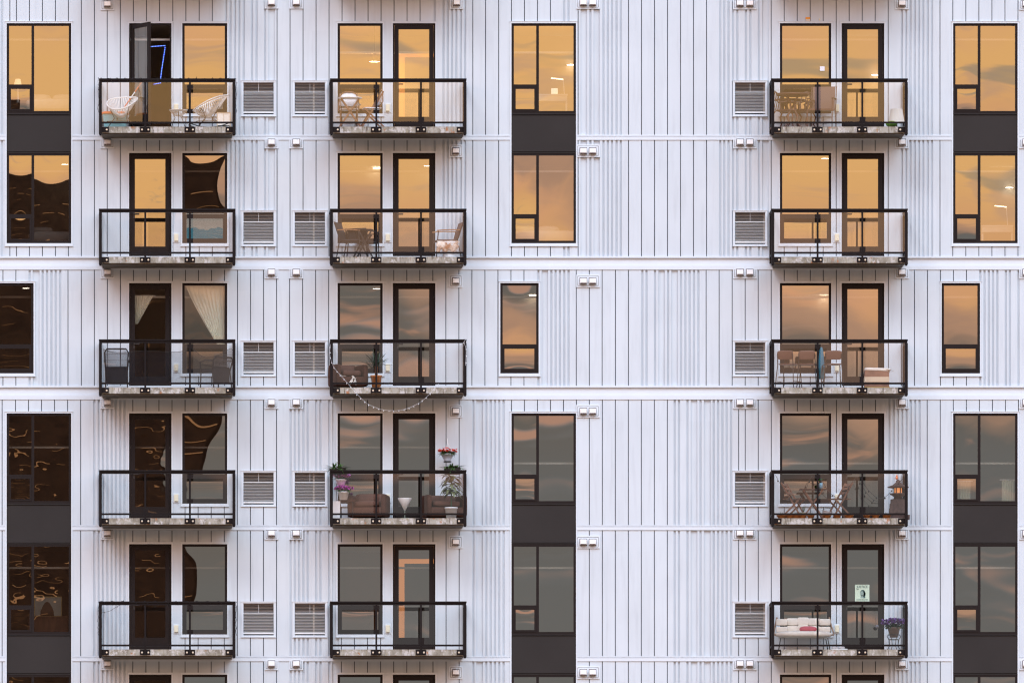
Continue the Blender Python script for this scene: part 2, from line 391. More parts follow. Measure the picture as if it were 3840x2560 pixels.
def window3(x0, x1, y0, r, refl, trimk=(True,True), label=None):
    """wide window: tall left light over a small sash, big right light"""
    y1 = y0+338.5; mb = MB(); X = lambda v: x0+v
    ring(mb, x0, x1, y0, y1, (9,9,9,10), -12, -3)
    mb.pbox(X(93), X(103), y0+9, y1-10, -12, -3)
    mb.pbox(X(9), X(93), y0+229, y0+237, -12, -3)
    ring(mb, X(9), X(93), y0+237, y1-10, (7,7,8,7), -12, -1.5)
    o = mb.build('window', DARK, bld, origin=((x0+x1)/2*S, 0, Zp((y0+y1)/2)))
    if label: o['label'] = label
    (m, ps) = refl
    for (a, b, c, e), (el, azm, bow) in zip([(9,93,9,229), (16,86,245,y1-y0-17), (103,233,9,y1-y0-10)], ps):
        pane(X(a), X(b), y0+c, y0+e, -8, o, m, el, azm, bow)
    trim(x0, x1, y0, y1, o, trimk[1], trimk[0])
    return o
def window2(x0, x1, y0, refl, sash=(229,237), label=None, y1=None):
    y1 = y1 or y0+338.5; mb = MB()
    ring(mb, x0, x1, y0, y1, (9,9,9,9), -12, -3)
    mb.pbox(x0+9, x1-9, y0+sash[0], y0+sash[1], -12, -3)
    ring(mb, x0+9, x1-9, y0+sash[1], y1-9, (7,7,8,9), -12, -1.5)
    o = mb.build('window', DARK, bld, origin=((x0+x1)/2*S, 0, Zp((y0+y1)/2)))
    if label: o['label'] = label
    (m, ps) = refl
    for (a, b, c, e), (el, azm, bow) in zip([(x0+9,x1-9,y0+9,y0+sash[0]), (x0+16,x1-16,y0+sash[1]+8,y1-18)], ps):
        pane(a, b, c, e, -8, o, m, el, azm, bow)
    trim(x0, x1, y0, y1, o)
    return o
def door(x0, x1, y0, refl, opened=False):
    y1 = y0+403; mb = MB()
    ring(mb, x0, x1, y0, y1, (6,6,6,8), -14, -2)
    o = mb.build('door', DARK, bld, origin=((x0+x1)/2*S, 0, Zp((y0+y1)/2)))
    m, ps = refl
    lf = MB(); lx0, lx1, ly0, ly1 = x0+7, x1-7, y0+7, y1-9
    if not opened:
        ring(lf, lx0, lx1, ly0, ly1, (15,16,15,44), -12, -4)
        leaf = lf.build('door_leaf', DARK, o, origin=((x0+x1)/2*S, 0, Zp((y0+y1)/2)))
        p = pane(lx0+15, lx1-16, ly0+15, ly1-44, -8, leaf, m, *ps)
        hb = MB(); hx = x0+19; hb.pbox(hx-3, hx+3, y0+218, y0+245, -4, -1.5); hb.pbox(hx-2, hx+20, y0+226, y0+230, 2, 6); hb.pbox(hx-2, hx+2, y0+226, y0+230, -1.5, 2)
        hb.build('door_handle', BLACK, o, origin=(hx*S, 0, Zp(y0+230)))
    else:                                           # leaf swung out over the balcony, hinge on the left
        hinge = Vector((lx0*S, -2*S, 0)); wl = (lx1-lx0)*S; z0, z1 = Zp(ly1), Zp(ly0); t = 8*S
        rot = Matrix.Translation(hinge) @ Matrix.Rotation(-R(62), 4, 'Z')
        for a, b, c, e in [(0,wl,z1-15*S,z1),(0,wl,z0,z0+44*S),(0,15*S,z0+44*S,z1-15*S),(wl-16*S,wl,z0+44*S,z1-15*S)]:
            lf.box(a, b, 0, t, c, e, 0, rot)
        leaf = lf.build('door_leaf', DARK, o, origin=((x0+x1)/2*S, 0, Zp((y0+y1)/2)))
        g = MB(); g.add([rot @ Vector(v) for v in [(15*S,t/2,z0+44*S),(wl-16*S,t/2,z0+44*S),(wl-16*S,t/2,z1-15*S),(15*S,t/2,z1-15*S)]], [(0,1,2,3)])
        g.build('pane', GCL, leaf, origin=((x0+x1)/2*S, 0, Zp((y0+y1)/2)))
    tb = MB(); tb.pbox(x0-5, x0, y0-6, y1, -14, 3); tb.pbox(x1, x1+5, y0-6, y1, -14, 3); tb.pbox(x0, x1, y0-6, y0, -14, 3); tb.pbox(x0-7, x1+7, y0-7.5, y0-6, -4, 5)
    tb.build('door_trim', TRIM, o, origin=((x0+x1)/2*S, 0, Zp((y0+y1)/2)))
    return o

# reflections: (material, [(lean up, lean sideways, bow) per pane])
G = lambda *p: (GW, list(p)); V = lambda *p: (GWW, list(p))
REF3 = {  # column, level
 (0,1):G((.25,.1,.0006),(-.35,.9,.0012),(.35,.25,.0008)), (0,2):(lambda *p: (GWS, list(p)))((-.30,-.05,.0030),(-.5,0,.001),(-.22,-.1,.0036)),
 (0,4):V((0,-.1,.0012),(0,-.1,.001),(0,0,.0012)), (0,5):V((0,0,.001),(0,0,.001),(0,-.1,.001)), (0,6):V((0,0,.001),(0,0,.001),(0,0,.001)),
 (1,1):G((.2,0,.0006),(.45,0,.0005),(.3,.1,.0006)), (1,2):G((-.12,.2,-.0024),(.5,0,.0008),(-.18,0,-.0026)),
 (1,4):G((-.2,0,.0006),(.1,.3,.0006),(-.3,0,.0004)), (1,5):G((0,0,.0004),(.3,.3,.0004),(0,0,.0004)), (1,6):G((0,0,.0004),(0,0,.0004),(0,0,.0004)),
 (2,1):G((.1,.1,.0012),(-.5,.2,.0012),(.0,.2,.0014)), (2,2):G((.3,0,.0006),(-.8,.4,.0008),(.35,0,.0006)),
 (2,4):G((-.4,0,.0006),(.0,0,.0006),(-.45,.2,.0008)), (2,5):G((-.5,0,.0004),(.4,0,.0006),(-.5,0,.0004)), (2,6):G((0,0,.0004),(0,0,.0004),(0,0,.0004))}
for ci, (a, b) in enumerate(WIN_COL):
    for r in (1,2,4,5,6):
        window3(a, b, WT[r], r, REF3[(ci,r)], (r in (1,4), r == 2))
    for r0, r1 in ((1,2),(4,5),(5,6)):
        mb = MB(); ya, yb = WT[r0]+338.5, WT[r1]
        mb.pbox(a, b, ya+5, yb-6, -12, -5); mb.pbox(a, b, ya, ya+3, -12, -1); mb.pbox(a+2, b-2, ya+3, ya+5, -12, -8)
        mb.pbox(a, b, yb-3, yb, -12, -1); mb.pbox(a+2, b-2, yb-6, yb-3, -12, -8)
        o = mb.build('spandrel_panel', SPAN, bld, origin=((a+b)/2*S, 0, Zp((ya+yb)/2)))
        for q in (a-5, b):
            tb = MB(); tb.pbox(q, q+5, ya, yb, -14, 3); tb.build('window_trim', TRIM, o, origin=((a+b)/2*S, 0, Zp((ya+yb)/2)))
    # cut-outs
    for r in ZONE:
        z0, z1 = ZONE[r]
        if r == 1: opens[r].append((a-5, b+5, WT[1]-6, z1+30))
        elif r == 2: opens[r].append((a-5, b+5, z0-30, WT[2]+338.5+9))
        elif r == 4: opens[r].append((a-5, b+5, WT[4]-6, z1+30))
        elif r in (5,6): opens[r].append((a-5, b+5, z0-30, z1+30))
for i, (a, b) in enumerate(NARROW):
    window2(a, b, WT[3], [V((0,0,.001),(0,0,.001)), G((-.12,0,-.0022),(.15,.3,.0008)), G((-.22,0,.001),(-.05,0,.0006))][i])
    opens[3].append((a-5, b+5, WT[3]-6, WT[3]+347.5))
RW = {('l',1):G((.4,.3,.0006),(.4,.3,.0005)), ('l',2):(GWL,[(-.3,-.36,.001),(-.9,-.5,.0006)]), ('l',3):(GCL,[(-.2,.1,.0008),(0,.2,.0006)]), ('l',4):(GWL,[(-.05,-.24,.0006),(.1,.0,.0008)]), ('l',5):(GWL,[(.1,-.10,.0006),(0,.1,.0008)]), ('l',6):G((0,.3,.0004),(0,0,.0004)),
      ('m',1):G((.3,0,.0006),(.3,0,.0006)), ('m',2):G((.1,0,.0010),(.3,0,.0006)), ('m',3):G((-.55,-.1,.0005),(-.1,0,.0006)), ('m',4):G((-.35,0,.0005),(.0,0,.0006)), ('m',5):G((-.1,0,.0003),(.2,0,.0005)), ('m',6):G((0,0,.0004),(0,0,.0004)),
      ('r',1):G((.4,0,.0005),(.3,0,.0006)), ('r',2):G((.3,0,.0006),(.6,0,.0006)), ('r',3):G((-.08,0,.0014),(.0,0,.0006)), ('r',4):G((-.25,.1,.0010),(.0,0,.0006)), ('r',5):G((-.1,0,.0006),(.2,0,.0006)), ('r',6):G((.6,0,.0008),(.2,0,.0006))}
RD = {('l',1):(GW,(0,0,0)), ('l',2):(GWW,(.45,.45,.0004)), ('l',3):(GCL,(-.1,-.3,.0008)), ('l',4):(GWW,(0,-.1,.0010)), ('l',5):(GWW,(0,-.25,.0008)), ('l',6):(GWW,(0,-.25,.0008)),
      ('m',1):(GW,(.3,0,.0006)), ('m',2):(GW,(.25,.1,.0006)), ('m',3):(GW,(-.28,.1,.0008)), ('m',4):(GW,(-.35,0,.0005)), ('m',5):(GW,(-.1,.1,.0004)), ('m',6):(GW,(-.1,.1,.0004)),
      ('r',1):(GW,(.35,.1,.0005)), ('r',2):(GW,(.3,.1,.0005)), ('r',3):(GW,(-.10,.1,.0010)), ('r',4):(GW,(-.15,.1,.0012)), ('r',5):(GW,(-.15,.1,.0005)), ('r',6):(GW,(-.1,.1,.0004))}
for c in 'lmr':
    for r in range(1,7):
        a, b = BAL[c]['win']; window2(a, b, WT[r], RW[(c,r)]); opens[r].append((a-5, b+5, WT[r]-6, WT[r]+347.5))
        a, b = BAL[c]['door']; door(a, b, WT[r], RD[(c,r)], opened=(c == 'l' and r == 1)); opens[r].append((a-5, b+5, WT[r]-6, ZONE[r][1]+20))

# ---- exhaust hoods
def hood(xs, y0, r, wd=24, px=None, cover=True):
    """xs: left edges of the hoods; y0: top of the hoods"""
    a, b = (px or (xs[0]-8, xs[-1]+wd+8)); y1 = y0+29.5; yt = y0-8 if cover is False else y0-1
    mb = MB(); t = 6
    mb.pbox(a-t, b+t, y1, y1+5, -2, 4); mb.pbox(a-t, a-1.3, yt, y1, -2, 3.5); mb.pbox(b+1.3, b+t, yt, y1, -2, 3.5)
    if cover is False: mb.pbox(a-t, b+t, yt-5, yt, -2, 3.5)
    mb.pbox(a, b, yt+1.5, y1-1.3, -2, 2.5); mb.pbox(a-1.3, b+1.3, yt, y1, -3, .8, 1)
    o = mb.build('exhaust_vent', [TRIM, GAP], bld, origin=((a+b)/2*S, 0, Zp(y0+12)))
    for x in xs:
        h = MB(); dd = 17
        X0, X1, Z0, Z1 = x*S, (x+wd)*S, Zp(y0+23.5), Zp(y0)
        ya, yb = -2.5*S, -dd*S; zs = Z0+.012
        # body: slopes outward, open mouth underneath
        v = [(X0,ya,Z0),(X1,ya,Z0),(X1,ya,Z1),(X0,ya,Z1),(X0,yb,zs),(X1,yb,zs),(X1,yb,Z1-.02),(X0,yb,Z1-.02)]
        h.add(v, [(4,5,6,7),(7,6,2,3),(0,4,7,3),(1,2,6,5)])
        h.box(X0+.008, X1-.008, -dd*S+.012, ya, Z0+.001, Z0+.03, 1)
        h.box(X0+.006, X1-.006, -dd*S-.003, -dd*S+.001, zs+.004, zs+.020, 1)
        h.box(X0-.012, X0, ya-.006, ya, Z0-.01, Z1+.012, 1); h.box(X1, X1+.012, ya-.006, ya, Z0-.01, Z1+.012, 1)
        h.box(X0, X1, ya-.006, ya, Z1, Z1+.012, 1)
        h.build('hood', [HOOD, HOLE], o, origin=(x*S, 0, Zp(y0+12)))
    opens.setdefault(r, []).append((a-t, b+t, yt if cover else yt-5, y1+5))
for r in range(1,7):
    y = WT[r]-51 if r > 1 else 5
    ya = y if r > 1 else -1
    hood([391], y, r, 24); hood([1006], ya, r); hood([1099], ya, r)
    yd = WT[r]-18.5 if r > 1 else 0
    hood([1698 if r > 1 else 1701], yd, r, 23, cover=False)
    hood([2175.5, 2210], yd, r, 24, px=(2167,2243), cover=False)
    hood([2763, 2799.5], y if r > 1 else 2, r, 24, px=(2755,2831))
    hood([3371], y if r > 1 else 2, r, 24)
    hood([3836], y if r > 1 else 4, r, 24)

# ---- wall unit grilles
def grille(x0, r):
    y0 = WT[r]+220.5; w_, h_ = 119, 120; x1, y1 = x0+w_, y0+h_
    mb = MB(); ring(mb, x0-5, x1+5, y0-5, y1+7, 5, -4, 3); mb.pbox(x0-7, x1+7, y0-6.5, y0-5, -4, 5); ring(mb, x0, x1, y0, y1+2, (3,3,2,1), -14, 1)
    mb.pbox(x0-7, x1+7, y1+7, y1+9, -4, 5)
    o = mb.build('wall_unit_grille', TRIM, bld, origin=((x0+x1)/2*S, 0, Zp((y0+y1)/2)))
    b = MB(); b.pbox(x0, x1, y0, y1+3, -22, -16); b.build('cavity', BACK, o, origin=((x0+x1)/2*S, 0, Zp((y0+y1)/2)))
    s = MB()
    def slat(y, hgt, d, mi, tilt=.6):
        a, bb = (x0+4)*S, (x1-4)*S; z = Zp(y)
        s.add([(a,-d*S,z),(bb,-d*S,z),(bb,(-d+3.2)*S,z-hgt*S),(a,(-d+3.2)*S,z-hgt*S),(a,-d*S+.003,z+.003),(bb,-d*S+.003,z+.003),(bb,(-d+3.2)*S+.003,z-hgt*S+.003),(a,(-d+3.2)*S+.003,z-hgt*S+.003)],
              [(3,2,1,0),(4,5,6,7),(0,1,5,4),(2,3,7,6)], mi)
    y = y0+4
    while y < y0+34: slat(y, 1.9, -5, 1); y += 5.4
    y = y0+42
    while y < y1-10: slat(y, 2.3, -4, 0); y += 5.6
    s.build('louvres', [SLAT, SLATD], o, origin=((x0+x1)/2*S, 0, Zp((y0+y1)/2)))
    m3 = MB(); m3.pbox(x0+3, x1-3, y1-9, y1-4, -10, -1.5); m3.build('lower_bar', SLAT, o, origin=((x0+x1)/2*S, 0, Zp((y0+y1)/2)))
    m2 = MB(); m2.pbox(x0+3, x1-3, y0+36, y0+38.6, -8, -2.5);
    m2.pbox(x0+59.2, x0+60.2, y0+2, y0+36, -7, -5)
    m2.build('grille_bars', SLAT, o, origin=((x0+x1)/2*S, 0, Zp((y0+y1)/2)))
    opens[r].append((x0-5, x1+5, y0-5, y1+7))
for r in range(1,6):
    for x in (910, 1102.5, 2753.5): grille(x, r)

# ---- cream outlet boxes by the doors
for c, x in (('l',653.5),('m',1446.5),('r',3131)):
    for r in range(1,6):
        y = WT[r]+304; mb = MB(); mb.pbox(x-5, x+20, y-5, y+31, 0, 2, 0); mb.pbox(x, x+15, y, y+26, 2, 8, 1); mb.pbox(x+1.5, x+13.5, y+1.5, y+24.5, 8, 9, 1)
        mb.build('outlet_box', [TRIM, CREAM], bld, origin=(x*S, 0, Zp(y)))

# ---- siding: boards, thin joints and sunk channels, cut around every opening
X_LO, X_HI = -420, 4260
for r, (z0, z1) in ZONE.items():
    P = PAT[r]; segs = []
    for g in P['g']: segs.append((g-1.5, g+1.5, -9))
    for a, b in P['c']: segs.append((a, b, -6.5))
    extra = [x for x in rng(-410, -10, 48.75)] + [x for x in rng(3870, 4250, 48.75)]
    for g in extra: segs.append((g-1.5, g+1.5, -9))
    xs = {X_LO, X_HI}
    for a, b, _ in segs: xs |= {a, b}
    for o in opens[r]: xs |= {o[0], o[1]}
    xs = sorted(xs); zones = []; mb = MB()
    for i in range(len(xs)-1):
        a, b = xs[i], xs[i+1]
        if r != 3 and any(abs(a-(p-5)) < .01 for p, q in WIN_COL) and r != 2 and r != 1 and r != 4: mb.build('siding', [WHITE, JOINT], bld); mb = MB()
        if b-a < .05: continue
        cx = (a+b)/2; dep = 0.0
        for s0, s1, dd in segs:
            if s0 <= cx <= s1: dep = min(dep, dd)
        cuts = sorted((max(o[2], z0), min(o[3], z1)) for o in opens[r] if o[0] <= cx <= o[1] and o[3] > z0 and o[2] < z1)
        y = z0
        for c0, c1 in cuts+[(z1, z1)]:
            if c0 > y+.01:
                if dep < 0:                                   # joints stop short of the trims
                    ya, yb = y, c0
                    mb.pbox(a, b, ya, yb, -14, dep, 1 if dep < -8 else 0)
                else: mb.pbox(a, b, y, c0, -14, 0)
            y = max(y, c1)
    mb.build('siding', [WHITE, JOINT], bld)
# bands between storeys
def cutx(a, b, blocks):
    out = []; x = a
    for c0, c1 in sorted(blocks):
        if c0 > x: out.append((x, c0))
        x = max(x, c1)
    if x < b: out.append((x, b))
    return out
for r, y0 in ((1,506),(4,1967.5),(5,2458.5)):
    mb = MB()
    for a, b in cutx(X_LO, X_HI, [(p-5, q+5) for p, q in WIN_COL]):
        mb = MB(); mb.pbox(a, b, y0, y0+5, -14, 1.5); mb.pbox(a, b, y0+5, y0+7, -14, -3); mb.pbox(a, b, y0+7, y0+19.3, -14, 3)
        mb.build('storey_band', TRIM, bld)
for y0 in (961, 1446):
    mb = MB()
    mb.pbox(X_LO, X_HI, y0, y0+6.5, -14, 5); mb.pbox(X_LO, X_HI, y0+6.5, y0+33.5, -14, -3)
    mb.pbox(X_LO, X_HI, y0+33.5, y0+35, -14, -2); mb.pbox(X_LO, X_HI, y0+35, y0+50-.5+(.8 if y0==961 else 2.2), -14, 3)
    mb.build('storey_band', TRIM, bld)
mb = MB(); mb.pbox(X_LO, X_HI, -60, -14, -14, 3); mb.build('storey_band', TRIM, bld)
mb = MB(); mb.pbox(X_LO, X_HI, -1200, -60, -14, 0); mb.build('upper_wall', WHITE, bld)
mb = MB(); mb.pbox(X_LO, X_HI, 2960, VY+CZ/S, -14, 0); mb.build('lower_wall', WHITE, bld)
mb = MB(); mb.box(X_LO*S, X_HI*S, 14*S+6.2, 14*S+12, 0, Zp(-1200)); mb.pbox(X_LO-4, X_LO, -1200, VY+CZ/S, -1000, 0); mb.pbox(X_HI, X_HI+4, -1200, VY+CZ/S, -1000, 0)
mb.pbox(X_LO-4, X_HI+4, -1230, -1200, -2900, 8)
mb.build('building_core', WHITE, bld)

# ---- rooms behind the glass
def room(x0, x1, r, depth=820, wall=WALLIN):
    a, b = x0*S, x1*S; y0, y1 = 14.5*S, depth*S; zf = Zp(SLABY[r]); zc = Zp(WT[r]-18)
    if r == 1: zc = Zp(WT[1]-30)
    mb = MB(); t = .04
    mb.box(a-t, b+t, y1, y1+t, zf, zc, 0); mb.box(a-t, a, y0, y1, zf, zc, 0); mb.box(b, b+t, y0, y1, zf, zc, 0)
    mb.box(a-t, b+t, y0, y1+t, zf-t, zf, 1); mb.box(a-t, b+t, y0, y1+t, zc, zc+t, 2)
    hb = WT[r]+{1:52,2:60,3:44,4:120,5:82,6:60}[r]+(48 if (r == 1 and 1000 < x0 < 2000) else 60 if r == 4 and x0 > 1700 else 0)
    mb.box(a+.02, b-.02, 60*S, 75*S, Zp(hb+7), Zp(hb), 2)
    return mb.build('room', [wall, FLOORIN, CEIL], bld)
for r in range(1,7):
    for a, b in ((-200,335),(450,905),(1180,1690),(1760,2330),(2870,3370),(3440,3980)): room(a, b, r)

# ------------------------------------------------------------------ balconies (one built, the rest copied)
def make_balcony():
    bx, ry = 0, RAILY[2]; base = (0, 0, Zp(SLABY[2])); P = lambda mb, *a, **k: mb.pbox(*a, **k)
    s = MB()
    s.pbox(10, 500, ry+178.6, ry+201.5, 5, 190)
    slab = s.build('balcony', CONC, bld, origin=base)
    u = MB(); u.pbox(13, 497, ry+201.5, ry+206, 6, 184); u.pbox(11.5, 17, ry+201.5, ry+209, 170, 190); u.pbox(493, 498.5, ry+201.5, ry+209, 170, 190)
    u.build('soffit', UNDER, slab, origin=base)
    t = MB(); t.pbox(0, 510, ry, ry+5.5, 185, 206); t.pbox(2, 508, ry+5.5, ry+13.5, 189, 202)
    for a in (0, 499.5): t.pbox(a, a+10.5, ry, ry+5.5, 3, 185); t.pbox(a+1, a+9, ry+5.5, ry+13.5, 3, 189)
    t.build('handrail', RAIL, slab, origin=base)
    q = MB(); q.pbox(11, 499, ry+160.5, ry+167.5, 192, 199)
    for a in (2.5, 502): q.pbox(a, a+5, ry+160.5, ry+167.5, 14, 190)
    q.build('bottom_rail', RAIL, slab, origin=base)
    for a, b in ((0,11),(499,510)):
        p = MB(); p.pbox(a, b, ry+13.5, ry+208, 189.5, 202.5); p.pbox(a+1, b-1, ry+13.5, ry+190, 4, 13); p.pbox(a+1.5, b-1.5, ry+196, ry+211, 176, 189.5)
        p.build('corner_post', RAIL, slab, origin=base)
    for a in (173, 340):
        p = MB(); p.pbox(a-3.5, a+3.5, ry+13.5, ry+199, 193, 201); p.build('post', RAIL, slab, origin=base)
    for a, b, bs in ((11,37,(29,)),(153,192,(161,184.5)),(320,359,(329,351)),(474,499,(482,))):
        p = MB(); p.pbox(a, b, ry+179.5, ry+199.5, 190, 193)
        for x in bs:
            c = (x*S, -193*S, Zp(ry+190))
            ringp = [(math.cos(k*math.pi/4), math.sin(k*math.pi/4)) for k in range(8)]; rr = 3.9*S
            p.add([(c[0]+rr*u_, c[1], c[2]+rr*v_) for u_, v_ in ringp]+[(c[0]+rr*.8*u_, c[1]-2.5*S, c[2]+rr*.8*v_) for u_, v_ in ringp],
                  [(i, (i+1) % 8, 8+(i+1) % 8, 8+i) for i in range(8)]+[tuple(range(8,16))], 1)
        p.build('mounting_plate', [RAIL, BOLT], slab, origin=base)
    for a, b in ((11,162.5),(184,330),(352,499)):
        g = MB(); d = 196
        g.add([(a*S,-d*S,Zp(ry+160.5)),(b*S,-d*S,Zp(ry+160.5)),(b*S,-d*S,Zp(ry+13.5)),(a*S,-d*S,Zp(ry+13.5))], [(0,1,2,3)])
        g.build('glass_panel', GB, slab, origin=base)
    for a in (5, 505):
        g = MB(); g.add([(a*S,-14*S,Zp(ry+160.5)),(a*S,-189*S,Zp(ry+160.5)),(a*S,-189*S,Zp(ry+13.5)),(a*S,-14*S,Zp(ry+13.5))], [(0,1,2,3)])
        g.build('glass_panel', GB, slab, origin=base)
    for o in slab.children: o.location = (0,0,0)
    return slab
proto = make_balcony(); first = True
for r in range(0,6):
    for c in 'lmr':
        o = proto if first else copy_tree(proto, bld)
        first = False
        o.location = (BX[c]*S, 0, Zp(SLABY[r]))

# ------------------------------------------------------------------ ground and the tower across the way
def struct(name, mb, m):
    o = mb.build(name, m); o['kind'] = 'structure'; return o
g = MB(); g.box(-1500, 1500, -2600, 1200, -.3, 0); struct('ground', g, mat('dry_ground', (.30,.19,.115), .95, 0, .3, .02))
tw = thing('office_tower', 'dark brown tower across the way seen only mirrored in the left windows', 'office tower', (-33,-742,0))
TWM = mat('dark_brick', (.050,.031,.016), .8, 0, .3, .4)
b = MB(); b.box(-37, 37, -17, 17, 0, 92); b.box(-30, 14, -12, 12, 92, 95); b.box(-35, 36.6, 17, 18.2, 0, 89)
b.build('body', TWM, tw)
lm = mat('streak_glow', (.3,.2,.1), .5, emit=((1,.45,.13), .17)); lb = MB()  # added glowing strips; mirrored in the wavy panes they give the golden streaks
zz = 30
while zz < 86:
    x = -36
    while x < 36:
        ln = rnd.uniform(1.5, 6)
        if rnd.random() < .55: lb.box(x, min(x+ln, 36.5), 18.2, 18.35, zz, zz+rnd.uniform(.08,.22))
        x += ln+rnd.uniform(.4, 3)
    zz += rnd.uniform(1.6, 3.2)
lb.build('glow_strips', lm, tw)

#FURNITURE
def at(px, r, d): v = W(px, 0, d); return (v.x, -d*S, floorz(r))
def zl(y, d, r): return W(0, y, d).z-floorz(r)        # height over the balcony floor of a photo row

def acapulco(px, r, d, rz, label, rocker=False, group='white corded lounge set'):
    t = thing('lounge_chair', label, 'lounge chair', at(px, r, d), rz, group)
    hoop = [Vector((.345*math.cos(a), .40*math.sin(a)+.04, .62+.175*math.sin(a)+.03*math.cos(2*a))) for a in [2*math.pi*i/48 for i in range(48)]]
    MB().tube(hoop, .017, 6, 0, True).build('seat_hoop', WHITEP, t)
    s = MB(); c = Vector((0, -.02, .27))
    for i, p in enumerate(hoop):
        a = 2*math.pi*i/48; q = c+Vector((.07*math.cos(a), .05*math.sin(a), 0)); mid = (p+q)/2+Vector((0,0,-.035))
        s.tube([p, mid, q], .0085, 4)
    s.tube([c+Vector((.07*math.cos(a), .05*math.sin(a), 0)) for a in [2*math.pi*i/12 for i in range(12)]], .010, 5, 0, True)
    s.build('woven_cords', CORDW, t)
    for x, y in ((-.27,-.24),(.27,-.24),(-.25,.28),(.25,.28)):
        l = MB(); b = Vector((x*.6, y*.35, .40)); l.tube([Vector((x*.9, y*.8, .50)), b*.9+Vector((0,0,-.12)), Vector((x, y, .06 if rocker else 0))], .0095, 6); l.build('leg', ROD, t)
    f = MB(); f.tube([(-.27,-.24,.16),(0,-.30,.16),(.27,-.24,.16),(.25,.28,.16),(-.25,.28,.16)], .007, 5, 0, True); f.build('stretcher', ROD, t)
    if rocker:
        for x in (-.26, .26): MB().tube([(x, -.46+.92*i/10, .012+.10*((i/10-.5)*2)**2) for i in range(11)], .014, 6).build('rocker', BLACK, t)
    return t
acapulco(456, 1, 95, R(-18), 'white corded oval lounge chair in front of the open balcony door', group='white corded lounge chairs')
acapulco(783, 1, 100, R(-88), 'white corded lounge rocker seen from the side beside a white lantern', True, 'white corded lounge chairs')
t = thing('side_table', 'small white corded side table between the two corded lounge chairs', 'side table', at(669, 1, 95))
MB().lathe([(.0,.435),(.215,.435),(.215,.425),(.0,.425)], 28).build('table_top', WHITEP, t)
b = MB()
for i in range(30):
    a = 2*math.pi*i/30; b.tube([(.21*math.cos(a), .21*math.sin(a), .425), (.10*math.cos(a), .10*math.sin(a), .31), (.05*math.cos(a), .05*math.sin(a), .29)], .004, 4)
b.build('woven_cords', CORDW, t)
for a in (30, 150, 270): MB().tube([(.16*math.cos(R(a)), .16*math.sin(R(a)), .40), (.09*math.cos(R(a)), .09*math.sin(R(a)), .26), (.20*math.cos(R(a)), .20*math.sin(R(a)), 0)], .008, 5).build('leg', ROD, t)
MB().tube([(.12*math.cos(a), .12*math.sin(a), .14) for a in [2*math.pi*i/16 for i in range(16)]], .005, 5, 0, True).build('stretcher', ROD, t)
# lantern
t = thing('lantern', 'boxy white lantern on the floor at the right end of the top left balcony', 'lantern', at(839, 1, 120))
b = MB(); b.box(-.145,.145,-.13,.13,.06,.34); b.build('shade', mat('paper_shade', (.86,.83,.76), .8), t)
b = MB()
for x in (-.15,.15):
    for y in (-.135,.135): b.box(x-.008,x+.008,y-.008,y+.008,0,.36)
for x in (-.15,.15): b.box(x-.007,x+.007,-.127,.127,.342,.356)
b.box(-.143,.143,-.143,-.128,.342,.356); b.box(-.143,.143,.128,.143,.342,.356); b.box(-.004,.004,-.133,-.1305,.06,.34)
b.build('frame', mat('pale_wood', (.55,.42,.28), .6), t)
# bin, lid and pole
t = thing('storage_bin', 'see-through teal storage bin with an orange lid behind the corded chair', 'storage bin', at(432, 1, 45))
b = MB(); b.add([(-.24,-.15,0),(.24,-.15,0),(.24,.15,0),(-.24,.15,0),(-.29,-.18,.36),(.29,-.18,.36),(.29,.18,.36),(-.29,.18,.36)], [(0,3,2,1),(4,5,6,7),(0,1,5,4),(1,2,6,5),(2,3,7,6),(3,0,4,7)]); b.build('body', mat('teal_clear_plastic', (.25,.50,.55), .25), t)
b = MB(); b.box(-.31,.31,-.20,.20,.362,.40); b.box(-.27,.27,-.16,.16,.40,.415); b.build('lid', ORANGE, t)
t = thing('broom', 'orange and white handled broom leaning in the corner by the open door', 'broom', at(420, 1, 60))
p0, p1 = Vector((0,0,.10)), Vector(W(533, 306, 40))-Vector(at(420, 1, 60)); b = MB(); b.tube([p0, p0.lerp(p1,.62)], .013, 6); b.tube([p0.lerp(p1,.76), p1], .013, 6); b.tube([p0.lerp(p1,.62), p0.lerp(p1,.76)], .0135, 6, 1)
b.build('handle', [mat('orange_handle', (.75,.20,.07), .4), WHITEP], t)
b = MB(); b.box(-.12,.10,-.03,.03,.0,.12); b.build('bristles', BLACK, t)

